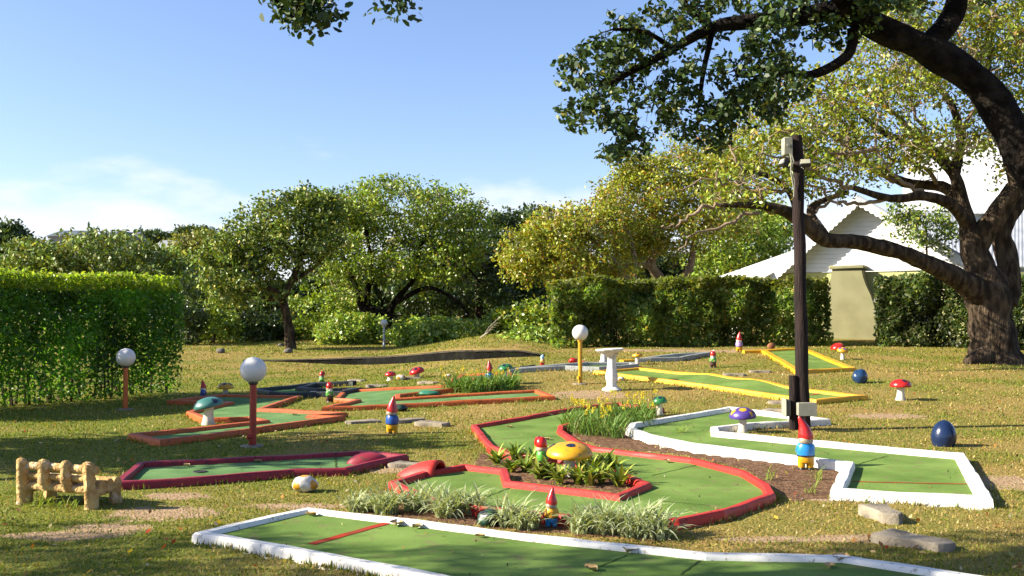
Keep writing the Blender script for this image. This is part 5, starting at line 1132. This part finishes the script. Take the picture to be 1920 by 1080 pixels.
def far_tree(px, py, rx, ry, Y, pal, lab, n=150, L=0.5):
    b = Q(px, py, Y); bot = Vector((b.x, Y, hz(b.x, Y) - 0.2))
    tree('distant_tree', lab, [([bot, bot.lerp(b, 0.6), b], [0.3, 0.22, 0.1])], [ell(px, py, rx, ry, Y), (Vector((b.x, Y, (b.z + bot.z)/2)), (rx*Y/F, 2, (b.z-bot.z)*0.5), rx*ry)], n, 30, L, pal, group='trees on the far skyline', clump_r=1.0, seg=6)
far_tree(15, 452, 35, 32, 105, DARK, 'dark tree at the far left skyline', 170, 0.55); far_tree(-40, 470, 40, 40, 105, DARK, 'dark tree cut by the left edge on the skyline', 120, 0.55)
far_tree(372, 468, 55, 30, 92, [((0.20, 0.22, 0.025), 3), ((0.27, 0.27, 0.03), 2)], 'smooth yellow-green bush on the slope behind the slender tree', 260, 0.35); far_tree(335, 500, 40, 30, 90, SHRB, 'green bush below the far slate roof', 150, 0.4)
far_tree(365, 437, 38, 10, 150, DARK, 'dark clump on the skyline right of the far roofs', 140, 0.6); far_tree(290, 446, 50, 10, 160, DARK, 'low dark clump on the skyline between the far roofs', 120, 0.6); far_tree(60, 480, 50, 30, 95, DARK, 'dark tree behind the left shoulder of the round tree', 120, 0.5)

# --- hedges
def hedge(name, label, A, B, thick, H, n, L, pal, stems=26, sparse=0.4, toppal=None, lump=0.42):
    A, B = Vector(A), Vector(B); d = (B-A).to_2d(); Lg = d.length; d.normalize(); nrm_ = Vector((d.y, -d.x))
    if nrm_.dot(Vector((0, -1))) < 0: nrm_ = -nrm_
    root = empty(name, A); tag(root, label, 'hedge', None)
    t = rng.random(n); face = rng.random(n)
    depth = np.where(face < 0.5, rng.random(n)**2.2*0.35, rng.random(n)); u = rng.random(n)
    u = np.where(face > 0.82, 1 - rng.random(n)**2*0.10, u)
    keep = rng.random(n) < np.clip(sparse + (1-sparse)*u*2.2, 0, 1)
    t, depth, u = t[keep], depth[keep], u[keep]; n = len(t)
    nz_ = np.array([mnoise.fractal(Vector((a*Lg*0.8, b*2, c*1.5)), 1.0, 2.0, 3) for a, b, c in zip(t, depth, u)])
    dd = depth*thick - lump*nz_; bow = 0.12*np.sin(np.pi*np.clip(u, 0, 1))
    X = A.x + d.x*t*Lg - nrm_.x*(dd - bow); Y = A.y + d.y*t*Lg - nrm_.y*(dd - bow)
    rnd = 0.25*np.maximum(0, np.abs(t-0.5)*2 - 1 + 0.12/Lg*4)
    g = height(X, Y); z = g + 0.03 + u*(H + lump*0.38*nz_) + np.where(u > 0.97, np.abs(rng.normal(0, 0.05, n)), 0)
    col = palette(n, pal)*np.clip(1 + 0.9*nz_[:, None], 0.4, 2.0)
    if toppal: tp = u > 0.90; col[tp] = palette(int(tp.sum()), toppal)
    V, Fc, C = leaf_geo(np.stack([X, Y, z], 1) - np.array(A), L, col, 0.5, 0.5, np.tile(np.array([nrm_.x, nrm_.y, 0.3]), (n, 1)))
    fast_mesh('foliage', V, Fc, HEDGE, C, root)
    for i in range(stems):
        q = (i + random.random())/stems; off = thick*random.uniform(0.25, 0.8)
        p = Vector((A.x + d.x*q*Lg - nrm_.x*off, A.y + d.y*q*Lg - nrm_.y*off, 0)); p.z = hz(p.x, p.y) - 0.05; p -= A
        MB().tube([p, p + Vector((random.uniform(-.1, .1), random.uniform(-.1, .1), H*0.3)), p + Vector((random.uniform(-.25, .25), random.uniform(-.2, .2), H*0.62)), p + Vector((random.uniform(-.35, .35), random.uniform(-.2, .2), H*0.9))], [0.028, 0.022, 0.016, 0.008], 6).build('stem', BARK, root)
    return root
HG = [((0.085, 0.213, 0.024), 3), ((0.133, 0.313, 0.034), 3), ((0.216, 0.423, 0.043), 1.5)]
a, b = P(338, 738), P(0, 766); dv = (b - a)
hedge('clipped_hedge', 'tall clipped bright-topped hedge filling the left edge', a, a + dv*1.75, 1.25, 2.26, 56000, 0.092, HG, 50, 0.2, [((0.30, 0.43, 0.04), 3), ((0.42, 0.50, 0.06), 1)], lump=0.12)  # brighter top-leaf colours stand in for sun glowing through the hedge top
MH = [((0.120, 0.200, 0.035), 3), ((0.200, 0.300, 0.053), 2.5), ((0.400, 0.480, 0.123), 1.2), ((0.340, 0.300, 0.053), 0.6)]
a, b = P(1034, 653), P(1562, 648)
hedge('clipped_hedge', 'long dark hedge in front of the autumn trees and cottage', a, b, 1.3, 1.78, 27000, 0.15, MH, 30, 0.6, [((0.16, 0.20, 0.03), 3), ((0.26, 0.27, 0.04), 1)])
a, b = P(1640, 648), P(1985, 660)
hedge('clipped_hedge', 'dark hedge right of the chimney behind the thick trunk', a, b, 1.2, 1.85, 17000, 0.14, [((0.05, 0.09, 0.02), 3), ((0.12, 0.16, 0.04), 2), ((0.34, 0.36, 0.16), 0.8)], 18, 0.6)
# banana-like leaves in the middle hedge
b = P(1235, 640); t = empty('wild_banana', b + Vector((0, 0.5, 0))); tag(t, 'broad shiny paddle leaves poking from the middle hedge', 'plant')
V, Fc, C = blades(9, 0.15, (1.5, 2.2), 0.30, 0.9, [((0.10, 0.22, 0.03), 2), ((0.20, 0.32, 0.05), 1)], nseg=7); fast_mesh('leaves', V, Fc, FOLG, C, t)

# --- trees out of the frame on the left that shade the lawn
def shade_tree(label, bx, by, top, crowns, n, per=30, L=0.2, pal=MILK, extra=(), cr=0.5):
    g = hz(bx, by); tree('milkwood_tree', label, [([Vector((bx, by, g - 0.2)), Vector((bx + 0.15, by, g + top*0.3)), Vector((bx, by + 0.1, g + top*0.55)), Vector((bx + 0.3, by, g + top*0.8))], [0.3, 0.24, 0.18, 0.1])] + list(extra), crowns, n, per, L, pal, bark=BARKD, clump_r=cr, leafmat=FOLG, hollow=0.2, oval=True)
shade_tree('tree beyond the left edge shading the lawn beside the hedge', -12.5, 10.6, 5.5, [(Vector((-11.8, 10.7, 4.2)), (2.9, 1.6, 1.5), 1.0), (Vector((-10.6, 10.4, 3.6)), (1.8, 1.1, 1.1), 0.4)], 170, 30, 0.2)
# near tree left of the camera: canopy passes above the frame and one spray hangs into it
e1 = ([Vector((-5.3, 5.0, 4.4)), Vector((-4.0, 6.4, 4.9)), Vector((-2.6, 7.5, 4.75)), Q(520, 5, 8.0), Q(545, 32, 8.0), Q(570, 45, 8.0)], [0.14, 0.10, 0.06, 0.03, 0.022, 0.012])
e2 = ([Vector((-2.6, 7.5, 4.75)), Vector((-1.6, 7.9, 4.6)), Q(745, -12, 8.0)], [0.05, 0.03, 0.012])
e3 = ([Vector((-7.2, 4.6, 3.4)), Vector((-6.2, 4.9, 4.2)), Vector((-5.3, 5.0, 4.4))], [0.2, 0.17, 0.14])
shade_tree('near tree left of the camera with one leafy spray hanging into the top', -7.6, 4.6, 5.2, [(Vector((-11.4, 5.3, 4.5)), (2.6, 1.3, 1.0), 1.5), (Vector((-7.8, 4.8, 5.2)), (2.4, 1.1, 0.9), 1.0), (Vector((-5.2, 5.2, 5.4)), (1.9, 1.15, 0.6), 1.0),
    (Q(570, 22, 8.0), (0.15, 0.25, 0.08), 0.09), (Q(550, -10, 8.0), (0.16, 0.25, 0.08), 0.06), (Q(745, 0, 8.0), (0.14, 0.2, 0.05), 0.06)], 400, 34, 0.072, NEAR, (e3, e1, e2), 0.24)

# ================================================================== cottage
WALLP = mat('pale_lime_render', (0.60, 0.60, 0.27), (0.54, 0.55, 0.25), 1.6, 0.9, 0.5, 40, 0.15, dist=0.01)
CHIM = mat('chimney_render', (0.31, 0.30, 0.165), (0.26, 0.25, 0.135), 1.8, 0.95, 0.6, 40, 0.1, dist=0.012)
ROOFW = mat('white_roof_paint', (0.80, 0.80, 0.79), (0.70, 0.71, 0.70), 1.2, 0.55, 0.1, 30, 0.35, dirt=((0.45, 0.44, 0.40), 2.0, 0.7))
ROOFG = mat('grey_corrugated', (0.47, 0.50, 0.54), (0.36, 0.39, 0.43), 1.5, 0.45, 0.1, 30, 0.5, dirt=((0.28, 0.27, 0.25), 2.5, 0.7))
CREAM = mat('cream_trim', (0.70, 0.62, 0.46), (0.62, 0.54, 0.40), 4, 0.8, 0.2)
GLASS = mat('window_glass', (0.03, 0.04, 0.05), (0.02, 0.025, 0.03), 3, 0.08, 0, None, 0.8)
Yw = 31.6
org = Q(1600, 640, Yw); org.z = hz(org.x, Yw) - 0.1
house = empty('cottage', org); tag(house, 'white-roofed pale green cottage with flared chimney behind the hedges', 'cottage')
def H_(px, py, Y): return Q(px, py, Y) - org
def slab(pts, th, m, name, parent, corr=0, amp=0.02):
    """roof plane p00 (eave start), p10 (eave end), p11 (top end), p01 (top start), corrugated along the eave"""
    p00, p10, p11, p01 = [Vector(p) for p in pts]; nrm_ = (p10-p00).cross(p01-p00).normalized()
    if nrm_.z < 0: nrm_ = -nrm_
    n = max(2, corr*4 if corr else 2); top, bot = [], []
    rows = []
    for i in range(n+1):
        t = i/n; off = nrm_*(amp*math.sin(t*corr*2*math.pi) if corr else 0); e = p00.lerp(p10, t) + off; r = p01.lerp(p11, t) + off
        rows.append([e, r, r - nrm_*th, e - nrm_*th])
    return MB().grid(rows).build(name, m, parent, True, 50)
zE = H_(0, 511, Yw).z
xl, xr = H_(1458, 0, Yw).x, H_(1805, 0, Yw).x
wl_ = MB(); wl_.box((xl, 0, 0), (xr, 6, zE + 0.02)); wall = wl_.build('wall', WALLP, house)
# front gable: lapped white boards between the two verges
apx, apz = H_(1612, 385, Yw).x, H_(1612, 385, Yw).z; x0, x1 = xl - 0.05, xr + 0.1; nb_ = 15; bh = (apz - zE)/nb_
for i in range(nb_):
    za, zb = zE + 0.03 + i*bh, zE + 0.03 + (i+1)*bh - 0.006
    def ext(z): t = min(1, (z - zE)/(apz - zE + 0.05)); return x0 + (apx-x0)*t, x1 + (apx-x1)*t
    (la, ra_), (lb, rb_) = ext(za), ext(zb)
    MB().grid([[(la, -0.05, za), (ra_, -0.05, za), (ra_, -0.01, za), (la, -0.01, za)], [(lb, -0.035, zb), (rb_, -0.035, zb), (rb_, -0.01, zb), (lb, -0.01, zb)]]).build('board', ROOFW, house, False)
def barge(a, b, name='bargeboard'):
    """scalloped verge board from a (low) to b (high), hanging in front of the gable"""
    a, b = Vector(a), Vector(b); d = (b-a); Ln = d.length; d.normalize(); dn = Vector((0, -1, 0)).cross(d); dn = dn if dn.z < 0 else -dn
    n = int(Ln/0.18)*6; rows = []
    for i in range(n+1):
        s = Ln*i/n; k = 0.20 + 0.05*abs(math.sin(math.pi*s/0.18)); p = a + d*s
        rows.append([p, p + dn*k, p + dn*k + Vector((0, 0.03, 0)), p + Vector((0, 0.03, 0))])
    MB().grid(rows).build(name, ROOFW, house, False)
yo = -0.55
barge((x0 - 0.25, yo, zE - 0.20), (apx, yo, apz + 0.22)); barge((x1 + 0.3, yo, zE - 0.12), (apx, yo, apz + 0.22))
slab([(x0 - 0.28, yo, zE - 0.16), (x0 - 0.28, 6, zE - 0.16), (apx, 6, apz + 0.26), (apx, yo, apz + 0.26)], 0.05, ROOFW, 'roof', house, 40, 0.006)
slab([(x1 + 0.33, yo, zE - 0.10), (x1 + 0.33, 6, zE - 0.10), (apx, 6, apz + 0.26), (apx, yo, apz + 0.26)], 0.05, ROOFG, 'roof', house, 40)
# low side roof on the left with gutter, scalloped fascia and post
e0, e1 = H_(1366, 514, Yw - 0.8), H_(1462, 514, Yw - 0.8)
slab([e0, e1, H_(1530, 440, Yw + 2.0), H_(1470, 455, Yw + 2.0)], 0.05, ROOFW, 'porch_roof', house, 10, 0.006)
barge(e0 + Vector((0, -0.02, -0.02)), e1 + Vector((0, -0.02, -0.019)), 'fascia')
MB().tube([e0 + Vector((0, -0.09, -0.03)), e1 + Vector((0, -0.09, -0.03))], 0.06, 8).build('gutter', ROOFW, house)
pp = H_(1397, 525, Yw - 0.6); MB().box((pp.x - 0.14, -0.7, 0), (pp.x + 0.14, -0.45, e0.z - 0.07), bev=0.01).build('porch_post', ROOFW, house)
MB().box((H_(1412, 0, Yw).x, 0.3, 0), (xl - 0.003, 3, e0.z - 0.15)).build('porch_wall', WALLP, house)
# chimney: wide foot, shoulders sweeping in to a narrow stack
cp_ = [(1566, 640), (1567, 610), (1568, 575), (1571, 555), (1577, 535), (1582, 520), (1584, 505)]; cq_ = [(1668, 640), (1664, 610), (1660, 575), (1654, 550), (1645, 530), (1640, 518), (1637, 505)]
rows = []
for (ax_, ay_), (bx_, by_) in zip(cp_, cq_):
    A, B = H_(ax_, ay_, Yw - 0.75), H_(bx_, by_, Yw - 0.75); z = A.z if ay_ < 640 else -0.3
    rows.append([(A.x, -0.75, z), (B.x, -0.75, z), (B.x, 0.05, z), (A.x, 0.05, z)])
ch = MB().grid(rows).build('chimney', CHIM, house, True, 30)
A, B = H_(1580, 504, Yw - 0.8), H_(1644, 497, Yw - 0.8); MB().box((A.x, -0.84, A.z), (B.x, 0.08, B.z), bev=0.03).build('chimney_cap', CHIM, ch)
# arched opening and a low window beside the chimney
A = H_(1712, 548, Yw); pts_ = []
mb = MB(); rows = []
for i in range(17):
    t = math.pi*i/16; rows.append([(A.x + math.cos(t)*r_, y_, A.z - 0.1 + math.sin(t)*r_*0.75) for r_, y_ in ((0.85, -0.06), (0.62, -0.06), (0.62, 0.02), (0.85, 0.02))])
wd = mb.grid(rows).build('arch', CREAM, house)
MB().grid([[(A.x + math.cos(math.pi*i/16)*0.62, -0.012, A.z - 0.1 + math.sin(math.pi*i/16)*0.46), (A.x + math.cos(math.pi*i/16)*0.62, -0.012, 0.5)] for i in range(17)], False).build('arch_glass', GLASS, wd)
A, B = H_(1655, 628, Yw), H_(1690, 600, Yw)
wn_ = MB().box((A.x, -0.05, A.z), (B.x, 0.02, B.z), bev=0.01).build('window', CREAM, house); MB().box((A.x + 0.05, -0.062, A.z + 0.05), (B.x - 0.05, -0.052, B.z - 0.05)).build('pane', GLASS, wn_)
house.rotation_euler = (0, 0, math.radians(-28))
# second building behind, with grey corrugated and white roofs
org2 = Q(1840, 640, 38); org2.z = hz(org2.x, 38) - 0.1
h2 = empty('main_house', org2); tag(h2, 'larger house with white and grey corrugated roofs behind the thick trunk', 'house')
def H2(px, py, Y): return Q(px, py, Y) - org2
slab([H2(1640, 505, 35.8), H2(1815, 505, 35.8), H2(1800, 395, 40), H2(1640, 395, 40)], 0.06, ROOFG, 'roof', h2, 26, 0.012)
slab([H2(1690, 400, 40.1), H2(2040, 400, 40.1), H2(2020, 262, 44.5), H2(1700, 262, 44.5)], 0.06, ROOFW, 'roof', h2, 40, 0.006)
slab([H2(1840, 500, 37), H2(2060, 500, 37), H2(2040, 395, 40), H2(1850, 395, 40)], 0.06, ROOFG, 'roof', h2, 30, 0.012)
xa, xb = H2(1650, 0, 36.5).x, H2(2050, 0, 36.5).x
MB().box((xa, -1.2, -0.2), (xb, 7, H2(0, 508, 36).z)).build('wall', WALLP, h2)
MB().box((H2(1700, 0, 40).x, 2.3, 2.0), (H2(2040, 0, 40).x, 7, H2(0, 402, 40.3).z)).build('upper_wall', ROOFW, h2)
# far roofs on the skyline
SLATE = mat('slate_roof', (0.13, 0.16, 0.21), (0.09, 0.11, 0.15), 1.0, 0.6, 0.1); FARW = mat('far_wall', (0.45, 0.46, 0.46), (0.40, 0.41, 0.41), 1.0, 0.9, 0.1)
def far_house(pxl, pxr, ridge, eave, Y, m, label, gable=None):
    c = Q((pxl+pxr)/2, eave, Y); o_ = Vector((c.x, Y, hz(c.x, Y))); r = empty('distant_house', o_); tag(r, label, 'house', 'houses on the far skyline')
    A, B = Q(pxl, eave, Y) - o_, Q(pxr, eave, Y) - o_; zr = (Q(pxl, ridge, Y) - o_).z; dp = 4.0
    MB().box((A.x + 0.3, 0.3, -0.5), (B.x - 0.3, 2*dp - 0.3, A.z)).build('wall', FARW, r)
    MB().grid([[(A.x, -0.2, A.z - 0.2), (A.x, dp, zr), (A.x, 2*dp + 0.2, A.z - 0.2)], [(B.x, -0.2, A.z - 0.2), (B.x, dp, zr), (B.x, 2*dp + 0.2, A.z - 0.2)]]).build('roof', m, r, False)
    MB().tube([(B.x - 0.1, dp, zr - 0.1), (B.x - 0.1, dp, zr + 0.9)], 0.06, 6).build('finial', SLATE, r)
    if gable:
        G0, G1 = Q(gable[0], eave, Y - 0.6) - o_, Q(gable[1], eave, Y - 0.6) - o_; m_ = (G0 + G1)/2
        MB().grid([[(G0.x, -0.6, A.z - 0.2), (m_.x, -0.6, zr - 0.1), (G1.x, -0.6, A.z - 0.2)], [(G0.x, dp, A.z - 0.2), (m_.x, dp, zr - 0.1), (G1.x, dp, A.z - 0.2)]]).build('dormer', m, r, False)
far_house(86, 140, 427, 440, 120, SLATE, 'far slate roof peeping over the left of the round tree'); far_house(165, 242, 430, 452, 118, SLATE, 'far slate roof with small gable over the round tree', (208, 236))
far_house(275, 322, 445, 475, 100, mat('grey_far_roof', (0.40, 0.42, 0.44), (0.33, 0.35, 0.37), 1.0, 0.7, 0.1), 'pale grey roof right of the round tree')
